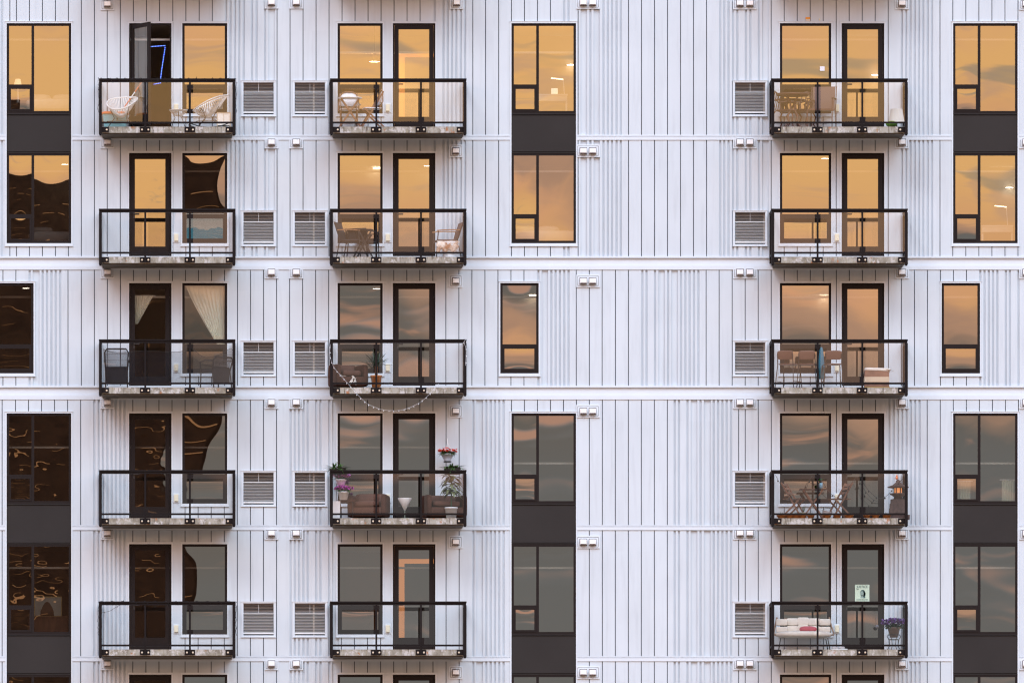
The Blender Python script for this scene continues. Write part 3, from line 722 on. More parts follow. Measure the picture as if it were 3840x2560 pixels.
# round bistro table and rattan chairs
def folding(px, r, d, rz, label, name, frame, seatm, rattan, group=None, cat='folding chair'):
    t = thing(name, label, cat, at(px, r, d), rz, group)
    for s_ in (-1, 1):
        x = s_*.20; MB().bar((x,-.27,0), (x*.98,.23,.84), .024, .034, mi=0).build('leg', frame, t)
        x = s_*.175; MB().bar((x,.27,0), (x,-.21,.455), .024, .034).build('leg', frame, t)
    if rattan:
        b = MB(); b.cushion(-.215,.215,-.22,.20,.44,.475, 5, 12); b.build('seat', seatm, t)
        b = MB(); n = 12; vs = []; fs = []
        for k, yy in enumerate((0, .022)):
            for i in range(n+1):
                u = i/n*2-1; zt = .60+.27*math.sqrt(max(0, 1-abs(u)**3.2))*1.0; x = u*.225
                vs += [(x, .12+yy+.05*(1-u*u), .56), (x, .205+yy+.03*(1-u*u), zt)]
        m_ = 2*(n+1)
        for i in range(n): fs += [(2*i, 2*i+2, 2*i+3, 2*i+1), (m_+2*i, m_+2*i+1, m_+2*i+3, m_+2*i+2), (2*i+1, 2*i+3, m_+2*i+3, m_+2*i+1), (2*i, m_+2*i, m_+2*i+2, 2*i+2)]
        b.add(vs, fs, 0, True); b.build('backrest', seatm, t)
        MB().tube([(-.23,.13,.44)]+[((i/10*2-1)*.24, .21, .60+.29*math.sqrt(max(0, 1-abs(i/10*2-1)**3.2))) for i in range(11)]+[(.23,.13,.44)], .011, 6).build('back_frame', frame, t)
        MB().bar((-.2,-.06,.14),(.2,-.06,.14),.02,.02).build('stretcher', frame, t)
    else:
        b = MB()
        for k in range(6): b.box(-.20,.20,-.22+k*.072,-.17+k*.072,.455,.472)
        b.build('seat', seatm, t)
        b = MB()
        for z in (.60,.70,.79): b.bar((-.21,.23-(.84-z)*.6,z),(.21,.23-(.84-z)*.6,z),.016,.062, up=(0,.5,.86))
        b.build('backrest', seatm, t)
        MB().bar((-.2,.12,.12),(.2,.12,.12),.02,.02).build('stretcher', frame, t)
    return t
def round_table(px, r, d, rad, h, top, legm, label, spread=.24, rz=0, cat='bistro table', name='bistro_table'):
    t = thing(name, label, cat, at(px, r, d), rz)
    MB().lathe([(0,h),(rad,h),(rad,h-.022),(0,h-.022)], 32).build('table_top', top, t)
    for s_ in (-1, 1):
        for y in (-.13, .13): MB().bar((-s_*spread, y, 0), (s_*spread*.8, y, h-.024), .022, .03).build('leg', legm, t)
    MB().bar((-spread*.8,-.13,.03),(-spread*.8,.13,.03),.02,.02).build('stretcher', legm, t)
    return t
CHW = mat('teak_frame', (.24,.12,.065), .55, 0, .2, 14)
round_table(1313, 1, 130, .275, .70, WHITEP, CHW, 'round white bistro table with crossed wooden legs between two rattan chairs', .26)
folding(1308, 1, 62, R(0), 'white woven rattan bistro chair behind the round white table', 'bistro_chair', CHW, RATTAN, True, 'rattan bistro chairs', 'bistro chair')
folding(1396, 1, 110, R(-82), 'white woven rattan bistro chair seen from the side right of the table', 'bistro_chair', CHW, RATTAN, True, 'rattan bistro chairs', 'bistro chair')

def armchair(px, r, d, rz, label, framem, clothm, armm, h=.84, w_=.56, seat=.42, arm=.63, group=None, cat='armchair', name='patio_armchair'):
    t = thing(name, label, cat, at(px, r, d), rz, group); hw = w_/2
    b = MB(); b.cushion(-hw+.035, hw-.035, -.27, .22, seat-.03, seat+.015, 6, 12); b.build('seat', clothm, t)
    b = MB(); vs = []
    for y in (0, .02):
        for z, yy in ((seat, .19), (seat+.2, .235), (h, .33)):
            vs += [(-hw+.04, yy+y, z), (hw-.04, yy+y, z)]
    b.add(vs, [(0,1,3,2),(2,3,5,4),(7,6,8,9),(9,8,10,11),(4,5,11,10),(0,2,8,6),(2,4,10,8),(1,7,9,3),(3,9,11,5),(0,6,7,1)]); b.build('backrest', clothm, t)
    for s_ in (-1, 1):
        x = s_*(hw-.015)
        MB().tube([(x,-.30,0),(x,-.27,seat),(x,-.25,arm-.01)], .013, 6).build('leg', framem, t)
        MB().tube([(x,.28,0),(x,.20,seat),(x,.335,h)], .013, 6).build('leg', framem, t)
        b = MB()
        for k in range(6):
            a, c = k/6, (k+1)/6; zz = lambda u: arm+.012*math.sin(math.pi*u)+.02*u
            b.bar((x,-.29+.54*a,zz(a)), (x,-.29+.54*c+.002,zz(c)), .045, .022, up=(0,0,1))
        b.build('armrest', armm, t)
    MB().bar((-hw+.02,-.27,seat-.03),(hw-.02,-.27,seat-.03),.02,.025).build('stretcher', framem, t)
    return t
armchair(1318, 2, 95, R(72), 'charcoal sling armchair with light wooden arms facing right on a second floor balcony', BLACK, SLING, WOODL)
armchair(1676, 2, 85, R(-80), 'brown sling armchair with light wooden arms facing left beside a white tub', ROD, SLINGB, WOODL)
armchair(1360, 2, 45, R(150), 'dark metal armchair tucked behind the small folding table', BLACK, SLING, BLACK, .70)
round_table(1361, 2, 120, .235, .66, BLACK, BLACK, 'small dark round table on crossed legs next to the charcoal armchair', .2, R(20), 'side table', 'folding_table')
t = thing('tub', 'white ribbed tub at the right end of the balcony with a brown throw over it', 'tub', at(1688, 2, 140))
b = MB(); b.lathe([(.0,0),(.155,0),(.16,.02)]+[(.16+.045*k/8+(.006 if k % 2 else 0), .02+.30*k/8) for k in range(9)]+[(.215,.34),(.215,.36),(.195,.36),(.15,.06),(0,.06)], 28); b.build('body', POTW, t)
t = thing('throw_blanket', 'brown and white cowhide throw draped over the white tub', 'blanket', at(1678, 2, 165))
b = MB(); n = 14; m_ = 8; vs = []
for j in range(m_+1):
    for i in range(n+1):
        u, v = i/n, j/m_; y = [-.02,-.045,-.06,-.065,-.06][min(4, int(v*4))]+.012*math.sin(i*1.9)
        z = .385-v*(.24+.05*math.sin(i*1.3)); yy = y if v > .05 else .06
        vs.append((-.245+.49*u+.02*math.sin(j*1.5), yy, z))
b.add(vs, [(j*(n+1)+i, (j+1)*(n+1)+i, (j+1)*(n+1)+i+1, j*(n+1)+i+1) for j in range(m_) for i in range(n)], 0, True)
b.build('hide', mat('cowhide', (.33,.14,.055), .9, 0, 0, 7, col2=(.78,.68,.58)), t)

# top right balcony
def cast_chair(px, r, d, rz, label, group):
    t = thing('cast_metal_chair', label, 'garden chair', at(px, r, d), rz, group)
    b = MB(); b.cushion(-.23,.23,-.23,.22,.415,.45, 6, 12); b.build('seat', BRONZE, t)
    b = MB(); b.tube([(-.22,.22,.43),(-.25,.27,.66),(-.16,.30,.86),(0,.31,.90),(.16,.30,.86),(.25,.27,.66),(.22,.22,.43)], .016, 6)
    for k in range(-1, 2): b.tube([(k*.11,.23,.45),(k*.13,.27,.66),(k*.09,.30,.87-abs(k)*.01)], .011, 5)
    b.tube([(-.24,.26,.62),(0,.27,.70),(.24,.26,.62)], .012, 5); b.build('backrest', BRONZE, t)
    for sx in (-1, 1):
        MB().tube([(sx*.20,-.20,.42),(sx*.26,-.26,.30),(sx*.20,-.22,.14),(sx*.27,-.29,0)], .018, 6).build('leg', BRONZE, t)
        MB().tube([(sx*.20,.20,.42),(sx*.25,.26,.30),(sx*.21,.22,.14),(sx*.27,.30,0)], .018, 6).build('leg', BRONZE, t)
        MB().tube([(sx*.25,.25,.66),(sx*.29,.02,.68),(sx*.28,-.20,.64),(sx*.24,-.22,.44)], .016, 6).build('armrest', BRONZE, t)
    return t
cast_chair(2950, 1, 60, R(65), 'ornate brown cast metal chair against the left end of the top right balcony', 'cast metal garden chairs')
cast_chair(3005, 1, 45, R(-25), 'ornate brown cast metal chair behind the round metal table', 'cast metal garden chairs')
t = thing('garden_table', 'round brown cast metal table with curved pedestal legs on the top right balcony', 'garden table', at(2972, 1, 115))
b = MB(); b.lathe([(0,.80),(.37,.80),(.385,.785),(.37,.75),(.34,.765),(0,.765)], 32); b.build('table_top', BRONZE, t)
for k in range(4):
    a = R(45+90*k); c, s_ = math.cos(a), math.sin(a)
    MB().tube([(.20*c,.20*s_,.765),(.07*c,.07*s_,.60),(.06*c,.06*s_,.42),(.16*c,.16*s_,.28),(.12*c,.12*s_,.16),(.28*c,.28*s_,0)], .022, 7).build('leg', BRONZE, t)
b = MB(); b.lathe([(.10,.40),(.11,.42),(.10,.44),(.0,.45)], 16); b.build('collar', BRONZE, t)
armchair(3082, 1, 90, R(-12), 'tall brown sling armchair with curved arms beside the balcony door', BRONZE, SLINGB, BRONZE, 1.0, .60, .45, .68)
t = thing('lampshade', 'white tapered lampshade on the floor at the right end of the top right balcony', 'lampshade', at(3362, 1, 100))
b = MB(); b.lathe([(.185,.14),(.135,.45)], 28); b.lathe([(.185,.14),(.188,.14),(.188,.15),(.185,.15)], 28); b.lathe([(.135,.44),(.137,.452),(.0,.452)], 28); b.build('shade', mat('white_shade', (.62,.66,.64), .8), t)
b = MB(); b.lathe([(.0,0),(.10,0),(.10,.02),(.02,.03),(.02,.2)], 16); b.build('base', BLACK, t)
t = thing('round_cushion', 'green striped melon shaped cushion in front of the white lampshade', 'cushion', at(3343, 1, 160))
b = MB(); b.blob((0,0,.075), .13, .12, .075, 20, 10); b.build('body', mat('melon_green', (.10,.22,.02), .6, 0, .6, 3, stretch=(14,1,1)), t)

# third storey left: rope chairs and a drooping net
def rope_chair(px, r, d, rz, label, h=.90):
    t = thing('rope_chair', label, 'patio chair', at(px, r, d), rz, 'corded patio chairs'); b = MB()
    b.tube([(-.25,.20,.42),(-.27,.28,h-.08),(-.22,.30,h),(.22,.30,h),(.27,.28,h-.08),(.25,.20,.42)], .018, 7); b.build('back_frame', ROD, t)
    b = MB()
    for k in range(22): x = -.235+.47*k/21; b.tube([(x,.285,h-.01),(x*.98,.235,.60),(x*.96,.21,.50)], .006, 4)
    for z in (.78,.64,.52): b.tube([(-.25,.27,z),(.25,.27,z)], .006, 4)
    b.build('backrest', mat('grey_rope', (.20,.18,.17), .9), t)
    b = MB(); b.box(-.235,.235,.19,.21,.13,.50); b.build('rear_panel', SLING, t)
    b = MB(); b.cushion(-.26,.26,-.26,.20,.38,.45, 5, 12); b.build('seat', SLING, t)
    for sx in (-1, 1):
        MB().tube([(sx*.25,-.27,0),(sx*.25,-.24,.41)], .015, 6).build('leg', ROD, t)
        MB().tube([(sx*.25,.27,0),(sx*.25,.20,.42)], .015, 6).build('leg', ROD, t)
        MB().tube([(sx*.27,.24,.64),(sx*.28,-.05,.66),(sx*.27,-.25,.62),(sx*.25,-.25,.42)], .015, 6).build('armrest', ROD, t)
    return t
rope_chair(437, 3, 105, R(180), 'brown framed patio chair with grey corded back turned away at the balcony left end')
rope_chair(810, 3, 95, R(215), 'low black patio chair at the right end of the cluttered third floor balcony', .72)
def strand(name, label, cat, pts, mats, rad=.005, bulbs=0, drop=.03, bmat=None, br=.011, group=None, root=None):
    P_ = [Vector(p) for p in pts]; o = P_[0]
    out = []
    for i in range(len(P_)-1):
        a, b_ = P_[max(0, i-1)], P_[i]; c, d_ = P_[i+1], P_[min(len(P_)-1, i+2)]
        for k in range(4):
            u = k/4; out.append(.5*((2*b_)+(c-a)*u+(2*a-5*b_+4*c-d_)*u*u+(3*b_-a-3*c+d_)*u**3))
    out.append(P_[-1]); out = [p-o for p in out]
    t = thing(name, label, cat, o, 0, group)
    MB().tube(out, rad, 5).build('cord', mats, t)
    if bulbs:
        ln = [0]
        for i in range(1, len(out)): ln.append(ln[-1]+(out[i]-out[i-1]).length)
        for k in range(bulbs):
            s_ = ln[-1]*(k+.5)/bulbs; i = max(j for j in range(len(ln)) if ln[j] <= s_)
            i = min(i, len(out)-2); u = (s_-ln[i])/max(1e-6, ln[i+1]-ln[i]); p = out[i].lerp(out[i+1], u)
            b = MB(); dx = rnd.uniform(-.012,.012); b.tube([p, p+Vector((dx,0,-drop*.4))], .004, 4); b.blob(p+Vector((dx,0,-drop)), br, br, br*1.5, 7, 5, 1 if bmat else 0)
            b.build('bulb', [mats, bmat] if bmat else mats, t)
    return t
pt = lambda d, *a: [W(x, y, d) for x, y in a]
strand('netting_edge', 'dark sagging cord of a net hung inside the third floor left balcony', 'cord', pt(188, (386,1309),(440,1322),(530,1316),(600,1318),(660,1320),(707,1312),(722,1309),(760,1336),(790,1338),(830,1326),(862,1308),(874,1316)), BLACK, .006)
BULB = mat('frosted_bulb', (.85,.87,.90), .3, emit=((1,.97,.95), .05))
strand('string_lights', 'white globe string lights drooping below the third floor middle balcony', 'string lights',
    pt(208, (1240,1290),(1237,1330),(1251,1375),(1274,1403),(1303,1436),(1340,1478),(1375,1511),(1415,1530),(1450,1538),(1500,1538),(1540,1526),(1573,1509),(1600,1488),(1630,1455),(1645,1438)), mat('white_cord', (.7,.72,.75), .5), .0026, 30, .022, BULB, .0085)
strand('string_lights', 'short white string light end hanging from the right corner of the middle rail', 'string lights', pt(208, (1747,1272),(1740,1284),(1748,1310),(1746,1370)), mat('white_cord_b', (.7,.72,.75), .5), .0035, 4, .02, BULB, .010)

# third storey middle: low wicker chair, throw, agave
def wicker(px, r, d, rz, w_, h, label, group='brown wicker lounge chairs', cush=WICK, dp=.62, sh=.36):
    t = thing('wicker_chair', label, 'lounge chair', at(px, r, d), rz, group); hw = w_/2
    b = MB(); b.cushion(-hw,hw,-dp/2,dp/2,.05,sh-.08, 9, 12); b.build('base', WICK, t)
    b = MB(); b.cushion(-hw+.09,hw-.09,-dp/2-.01,dp/2-.12,sh-.08,sh+.06, 5, 12); b.build('seat_cushion', cush, t)
    b = MB(); m_ = Matrix.Rotation(R(-10), 4, 'X'); b.cushion(-hw,hw,dp/2-.13,dp/2+.0,sh-.1,h, 7, 12, 0, m_); b.build('backrest', WICK, t)
    b = MB(); b.cushion(-hw+.1,hw-.1,dp/2-.24,dp/2-.12,sh+.02,h-.03, 4, 12, 0, m_); b.build('back_cushion', cush, t)
    for sx in (-1, 1): b = MB(); b.cushion(sx*hw-.06,sx*hw+.06,-dp/2,dp/2,.05,sh+.20, 7, 12); b.build('armrest', WICK, t)
    return t
SOFB = mat('brown_cushion', (.090,.038,.024), .85, 0, .15, 6)
wicker(1305, 3, 95, R(20), .66, .62, 'low brown wicker chair with a cream cloth on it left of the agave', cush=SOFB)
t = thing('cloth', 'crumpled cream cloth lying over the low brown wicker chair', 'cloth', tuple(W(1300, 1415, 150)))
b = MB(); n = 16; m_ = 6; vs = []
for j in range(m_+1):
    for i in range(n+1):
        u, v = i/n, j/m_; vs.append((-.22+.44*u+.02*math.sin(j*2.1), .03*math.sin(i*1.7+j)-.02*v+.05, .10-.19*v-.12*u*(1-.3*v)+.03*math.sin(i*1.1+2*j)+.06*abs(u-.5)))
b.add(vs, [(j*(n+1)+i, (j+1)*(n+1)+i, (j+1)*(n+1)+i+1, j*(n+1)+i+1) for j in range(m_) for i in range(n)], 0, True); b.build('folds', LINEN, t)
def pot(r1, r2, h, m, t, z0=0, soil=True):
    b = MB(); b.lathe([(0,z0),(r1,z0),(r2,z0+h-.03),(r2+.012,z0+h-.03),(r2+.012,z0+h),(r2-.01,z0+h),(r2-.015,z0+h-.03),(0,z0+h-.03)], 24); b.build('pot', m, t)
t = thing('potted_agave', 'spiky agave in an orange pot in front of the third floor middle window', 'potted plant', at(1411, 3, 130))
pot(.095, .125, .30, TERRA, t)
b = MB(); b.tube([(0,0,.27),(.0,0,.52)], .035, 7, 0); b.build('stem', mat('agave_stem', (.20,.09,.04), .9), t)
b = MB()
for k in range(26):
    a = k*2.4; e = .25+1.05*((k*37 % 26)/26)
    b.blade((.02*math.cos(a),.02*math.sin(a),.50), (math.cos(a)*math.cos(e), math.sin(a)*math.cos(e)*.7, math.sin(e)), rnd.uniform(.30,.46), .055, .25, 0, 5, .02, .35)
b.build('leaves', AGAVE, t)

# third storey right: stacking chairs, folded umbrella, storage box
def cafe_chair(px, r, d, rz, label):
    t = thing('cafe_chair', label, 'patio chair', at(px, r, d), rz, 'tall brown plastic chairs')
    m = mat_cafe
    b = MB(); b.cushion(-.20,.20,-.21,.20,.55,.578, 5, 12); b.build('seat', m, t)
    b = MB(); m2 = Matrix.Translation((0,.20,.76)) @ Matrix.Rotation(R(-9), 4, 'X'); b.cushion(-.20,.20,-.014,.014,-.10,.11, 5, 12, 0, m2); b.build('backrest', m, t)
    for sx in (-1, 1):
        MB().tube([(sx*.23,-.25,0),(sx*.205,-.20,.53),(sx*.19,-.17,.552)], .011, 6).build('leg', ROD, t)
        MB().tube([(sx*.23,.26,0),(sx*.19,.19,.55),(sx*.185,.225,.80)], .011, 6).build('leg', ROD, t)
        MB().tube([(sx*.222,-.235,.17),(sx*.222,.235,.17)], .008, 5).build('stretcher', ROD, t)
    MB().tube([(-.222,-.235,.17),(.222,-.235,.17)], .008, 5).build('stretcher', ROD, t)
    return t
mat_cafe = mat('brown_plastic', (.17,.085,.06), .5)
cafe_chair(2957, 3, 105, R(155), 'leftmost of three tall brown plastic chairs on the third floor right balcony')
cafe_chair(3030, 3, 100, R(170), 'middle one of three tall brown plastic chairs, beside the folded blue umbrella')
cafe_chair(3121, 3, 105, R(185), 'rightmost of three tall brown plastic chairs, near the balcony door')
t = thing('folded_umbrella', 'folded blue umbrella standing between two tall brown chairs', 'umbrella', at(3080, 3, 60))
b = MB(); b.lathe([(.02,.98),(.045,.9),(.075,.55),(.10,.28),(.085,.25),(0,.25)], 10); b.build('canopy', BLUE, t)
b = MB(); b.tube([(0,0,0),(0,0,1.05)], .012, 6); b.lathe([(0,0),(.14,0),(.14,.03),(.03,.05),(0,.05)], 18); b.build('pole', BLACK, t)
t = thing('deck_box', 'wooden deck box under a loose cream cover at the right of the third floor balcony', 'storage box', at(3287, 3, 120))
b = MB(); b.box(-.28,.28,-.2,.2,.03,.40); b.build('body', mat('box_wood', (.24,.12,.075), .6, 0, .2, 6), t)
b = MB(); b.box(-.285,.285,-.206,.206,.14,.26); b.build('band', mat('box_cream', (.62,.50,.36), .7), t)
b = MB(); b.box(-.29,.29,-.21,.21,0,.03); b.build('base', mat('box_gold', (.45,.25,.05), .6), t)
b = MB(); b.cushion(-.30,.30,-.22,.22,.39,.47, 6, 14, 0, Matrix.Rotation(R(2), 4, 'Y')); b.blade((.20,-.2,.43), (1,0,-.1), .22, .08, .3); b.build('cover', LINEN, t)

# fourth storey middle: planted balcony
def flowers(t, c, rx, ry, rz, n, m, sz=.028, leafm=GREEN, nl=60):
    b = MB()
    for k in range(nl):
        a = rnd.uniform(0, 6.28); q = rnd.random()**.5; b.blade((c[0]+rx*q*.5*math.cos(a), c[1]+ry*q*.5*math.sin(a), c[2]-rz*.6), (math.cos(a)*1.1, math.sin(a), rnd.uniform(.1,1.1)), rnd.uniform(.6,1)*rx*.75, .035, rnd.uniform(.3,1.2), 0, 3)
    b.build('foliage', leafm, t)
    b = MB()
    for k in range(n):
        a = rnd.uniform(0, 6.28); q = rnd.random()**.5; p = (c[0]+rx*q*math.cos(a), c[1]+ry*q*math.sin(a), c[2]+rz*(rnd.random()*1.2-.35)*(1.1-q*.6))
        for j in range(4):
            u = j*1.57+k; b.blade(p, (math.cos(u), math.sin(u)-.5, math.sin(u*1.3)*.7+.2), sz*1.2, sz*1.2, .5, 0, 2, .3, .1)
    b.build('blossoms', m, t)
def spider(px, y, d, label, group, h=.28, n=70, wide=.03, m=GREEN, spread=1.0, lo=.15):
    t = thing('rail_planter', label, 'potted plant', tuple(W(px, y, d)), 0, group)
    b = MB(); b.box(-.18,.18,-.07,.07,-.13,0); b.box(-.19,.19,-.08,.08,-.015,.01); b.build('pot', BLACK, t)
    b = MB()
    for k in range(n):
        a = rnd.uniform(0, 6.28); b.blade((rnd.uniform(-.13,.13),rnd.uniform(-.05,.05),0), (math.cos(a)*spread, math.sin(a)*.6, rnd.uniform(lo,1.3)), rnd.uniform(.6,1.1)*h, wide, rnd.uniform(.8,1.8), 0, 5)
    b.build('leaves', m, t)
    return t
spider(1266, 1757, 176, 'leafy green plant spilling over the left corner of the flowered balcony rail', 'plants hooked behind the rail', .30, 80)
spider(1696, 1757, 176, 'leafy green plant rising over the right corner of the flowered balcony rail', 'plants hooked behind the rail', .27, 70, .04)
def wallpot(px, ytop, d, r1, r2, h, label, m, group, fm, yb=None, n=110, rx=.22, hang=0):
    t = thing('flower_pot', label, 'flower pot', tuple(W(px, ytop, d)), 0, group)
    b = MB(); b.lathe([(0,-h),(r1,-h),(r2,-.02),(r2+.012,-.02),(r2+.012,.0),(r2-.012,0),(r2-.016,-.03),(0,-.03)], 24); b.build('pot', m, t)
    flowers(t, (0,0,.075), rx, .13, .085, n, fm)
    return t
t1 = wallpot(1278.5, 1797, 165, .085, .12, .135, 'upper white pot of magenta flowers inside the balcony left end', POTW, 'white pots of magenta flowers', MAGENTA, n=130, rx=.21)
t2 = wallpot(1288, 1843, 168, .085, .125, .185, 'lower white pot of magenta flowers above a tall white planter', POTW, 'white pots of magenta flowers', MAGENTA, n=130, rx=.22)
t = thing('plant_stand', 'thin dark tiered plant stand holding the two white flower pots', 'plant stand', at(1284, 4, 168))
b = MB()
for x in (-.13,.13):
    b.tube([(x,.1,0),(x,.1,.84),(x*.4,.0,.86)], .008, 5)
b.tube([(-.13,.1,.42),(0,-.02,.41),(.13,.1,.42)], .007, 5); b.tube([(-.13,.1,.74),(-.06,-.02,.73),(.13,.1,.74)], .007, 5); b.build('frame', BLACK, t)
t = thing('tall_planter', 'tall square white planter at the left end of the flowered balcony', 'planter', at(1260, 4, 150))
b = MB(); b.add([(-.08,-.08,0),(.08,-.08,0),(.08,.08,0),(-.08,.08,0),(-.10,-.10,.40),(.10,-.10,.40),(.10,.10,.40),(-.10,.10,.40)], [(0,3,2,1),(0,1,5,4),(1,2,6,5),(2,3,7,6),(3,0,4,7),(4,5,6,7)]); b.build('body', POTW, t)
t = thing('side_table', 'small brown table with thin dark legs beside the tall white planter', 'side table', at(1300, 4, 120))
b = MB(); b.box(-.17,.17,-.15,.15,.40,.43); b.build('table_top', WICK, t)
for x in (-.14,.14):
    for y in (-.12,.12): MB().tube([(x,y,0),(x,y,.40)], .009, 5).build('leg', BLACK, t)
wicker(1383, 4, 92, R(-12), .78, .66, 'brown wicker armchair left of the inverted white triangle table', cush=SOFB)
wicker(1665, 4, 92, R(14), .84, .62, 'brown wicker armchair at the right end of the flowered balcony', cush=SOFB)
t = thing('cone_table', 'white inverted triangular table standing between two brown wicker armchairs', 'side table', at(1518, 4, 140))
z1, z0 = zl(1867, 140, 4), zl(1914, 140, 4); b = MB(); b.lathe([(0,z1),(.16,z1),(.16,z1-.012),(.012,z0),(0,z0)], 28, mi=0); b.build('table_top', POTW, t)
b = MB(); b.tube([(0,0,0),(0,0,z0+.01)], .012, 6); b.lathe([(0,0),(.13,0),(.12,.02),(.02,.03)], 16); b.build('stand', mat('sage_metal', (.16,.20,.16), .6), t)
t = thing('flower_basket', 'pale blue hanging basket of red flowers above the rail on a wall hook', 'hanging basket', tuple(W(1678, 1702, 60)))
b = MB(); b.lathe([(0,-.165),(.075,-.165),(.08,-.14),(.145,-.02),(.155,-.02),(.155,.01),(.135,.01),(.13,-.02),(0,-.02)], 24); b.build('pot', mat('pale_blue_pot', (.50,.56,.66), .5), t)
b = MB(); b.lathe([(0,-.19),(.085,-.19),(.095,-.166),(0,-.166)], 20); b.build('saucer', BLACK, t)
flowers(t, (0,-.02,.07), .22, .15, .10, 75, RED, .026, GREEN, 220)
b = MB()
for a in (0, 2.1, 4.2): b.tube([(.14*math.cos(a), .14*math.sin(a), 0), (0,0,.26)], .003, 4)
b.tube([(0,0,.26),(0,.02,.36),(0,.30,.38),(0,.36,.34)], .006, 5); b.build('hanger', WHITEP, t)
t = thing('large_leaf_plant', 'tall broad leaved green plant behind the glass at the balcony right end', 'potted plant', at(1692, 4, 150))
pot(.11, .14, .26, POTW, t)
b = MB()
for k in range(60):
    a = rnd.uniform(0, 6.28); zz = rnd.uniform(.55,.98); b.blade((.03*math.cos(a),.03*math.sin(a),zz), (math.cos(a), math.sin(a)*.6, rnd.uniform(-.1,1.0)), rnd.uniform(.20,.34), .085, rnd.uniform(1,2), 0, 5)
b.build('leaves', mat('pale_leaf', (.17,.20,.10), .5, 0, .35, 20), t)
b = MB(); b.tube([(0,0,.22),(.01,0,.9)], .015, 6); b.build('stem', GREEND, t)

# fourth storey right: folding set, lantern, pots
folding(2975, 4, 110, R(70), 'red brown slatted folding chair left of the folding table', 'folding_chair', WOOD, WOOD, False, 'red brown folding chairs')
folding(3150, 4, 110, R(-68), 'red brown slatted folding chair right of the folding table', 'folding_chair', WOOD, WOOD, False, 'red brown folding chairs')
t = thing('folding_table', 'dark slatted folding table with crossed legs between two folding chairs', 'folding table', at(3048, 4, 105))
b = MB()
for k in range(7): b.box(-.31,.31,-.26+k*.076,-.20+k*.076,.675,.695)
b.build('table_top', ROD, t)
for y in (-.2,.2):
    for s_ in (-1,1): MB().bar((-s_*.25,y,0),(s_*.22,y,.67),.022,.035).build('leg', WOOD, t)
t = thing('watering_bottle', 'blue plastic bottle standing on the dark folding table', 'bottle', tuple(Vector(at(3079, 4, 110))+Vector((0,0,.696))))
b = MB(); b.lathe([(0,0),(.035,0),(.037,.13),(.015,.18),(.015,.21),(0,.21)], 14); b.build('body', mat('pale_blue_plastic', (.20,.42,.55), .3), t)
b = MB(); b.lathe([(.018,.205),(.018,.24),(0,.24)], 12); b.build('cap', BLUE, t)
t = thing('hanging_plant', 'small bright green trailing plant hung on the fourth floor rail post', 'potted plant', tuple(W(3077, 1800, 180)))
b = MB(); b.lathe([(0,-.06),(.03,-.06),(.04,0),(0,0)], 12); b.build('pot', BLACK, t)
b = MB()
for k in range(30): a = k*2.4; b.blade((0,0,0), (math.cos(a),math.sin(a),rnd.uniform(.2,1.6)), .09, .03, 1.2)
b.build('leaves', mat('bright_leaf', (.08,.28,.02), .5), t)
t = thing('stone_lantern', 'dark pagoda shaped lantern on stacked stone at the balcony right end', 'garden lantern', at(3368, 4, 105))
b = MB(); b.box(-.26,.26,-.17,.17,0,.10); b.box(-.20,.20,-.15,.15,.10,.26); b.box(-.19,.17,-.14,.14,.26,.36); b.box(-.17,.15,-.13,.13,.36,.46); b.build('base', STONE, t)
b = MB(); b.lathe([(0,.46),(.11,.46),(.09,.52),(.19,.57),(.20,.60),(.0,.60)], 6); b.build('platform', STONE, t)
b = MB(); b.lathe([(.09,.60),(.09,.72)], 6); b.build('light_box', mat('warm_window', (.8,.35,.12), .6, emit=((1,.38,.14), .5)), t)
b = MB()
for k in range(6): a = R(60*k); b.bar((.095*math.cos(a),.095*math.sin(a),.60),(.095*math.cos(a),.095*math.sin(a),.72),.022,.022)
b.build('columns', STONE, t)
b = MB(); b.lathe([(.0,.72),(.24,.725),(.25,.745),(.13,.79),(.08,.83),(.05,.86),(.055,.89),(.0,.92)], 6); b.build('roof', STONE, t)
t = thing('figurine', 'small orange ornament on top of the dark pagoda lantern', 'ornament', tuple(Vector(at(3368, 4, 105))+Vector((-.03,0,.915))))
b = MB(); b.blob((0,0,.035), .035, .03, .04, 10, 8); b.blob((0,0,.085), .022, .022, .024, 10, 8); b.build('body', ORANGE, t)
fx = [(2930,.05,.05),(2962,.055,.055),(2985,.06,.055),(3008,.05,.05),(3040,.045,.05),(3100,.055,.05),(3140,.05,.06),(3184,.06,.05),(3250,.04,.05),(3283,.05,.055),(3325,.055,.06)]
nm = ['first from the left end','second from the left end','third from the left, under the slatted chair','fourth from the left','just left of the first rail post','right of the first rail post','left of the balcony middle','right of the balcony middle','right of the second rail post','fifth from the lantern side','nearest the pagoda lantern']
nm[9] = 'second nearest the pagoda lantern'
for (x, rr, hh), q in zip(fx, nm):
    t = thing('terracotta_pot', 'low terracotta pot on the slab edge, '+q, 'flower pot', at(x, 4, 172), 0, 'low terracotta pots along the slab edge')
    pot(rr+.02, rr+.035, hh+.035, TERRA, t)
    b = MB()
    for k in range(14): a = k*2.4; b.blade((0,0,.06), (math.cos(a),math.sin(a)*.6,rnd.uniform(.5,2)), rnd.uniform(.05,.13), .012, .8)
    b.build('sprouts', GREEN, t)
t = thing('herb_pot', 'pale green pot with thin stems below the fourth floor window', 'potted plant', at(3012, 4, 80)); pot(.065,.085,.17, mat('sage_pot', (.40,.38,.24), .7), t)
b = MB()
for k in range(12): a = k*2.4; b.blade((0,0,.14), (math.cos(a)*.4,math.sin(a)*.4,1), rnd.uniform(.15,.32), .01, .3)
b.build('stems', GREEN, t)
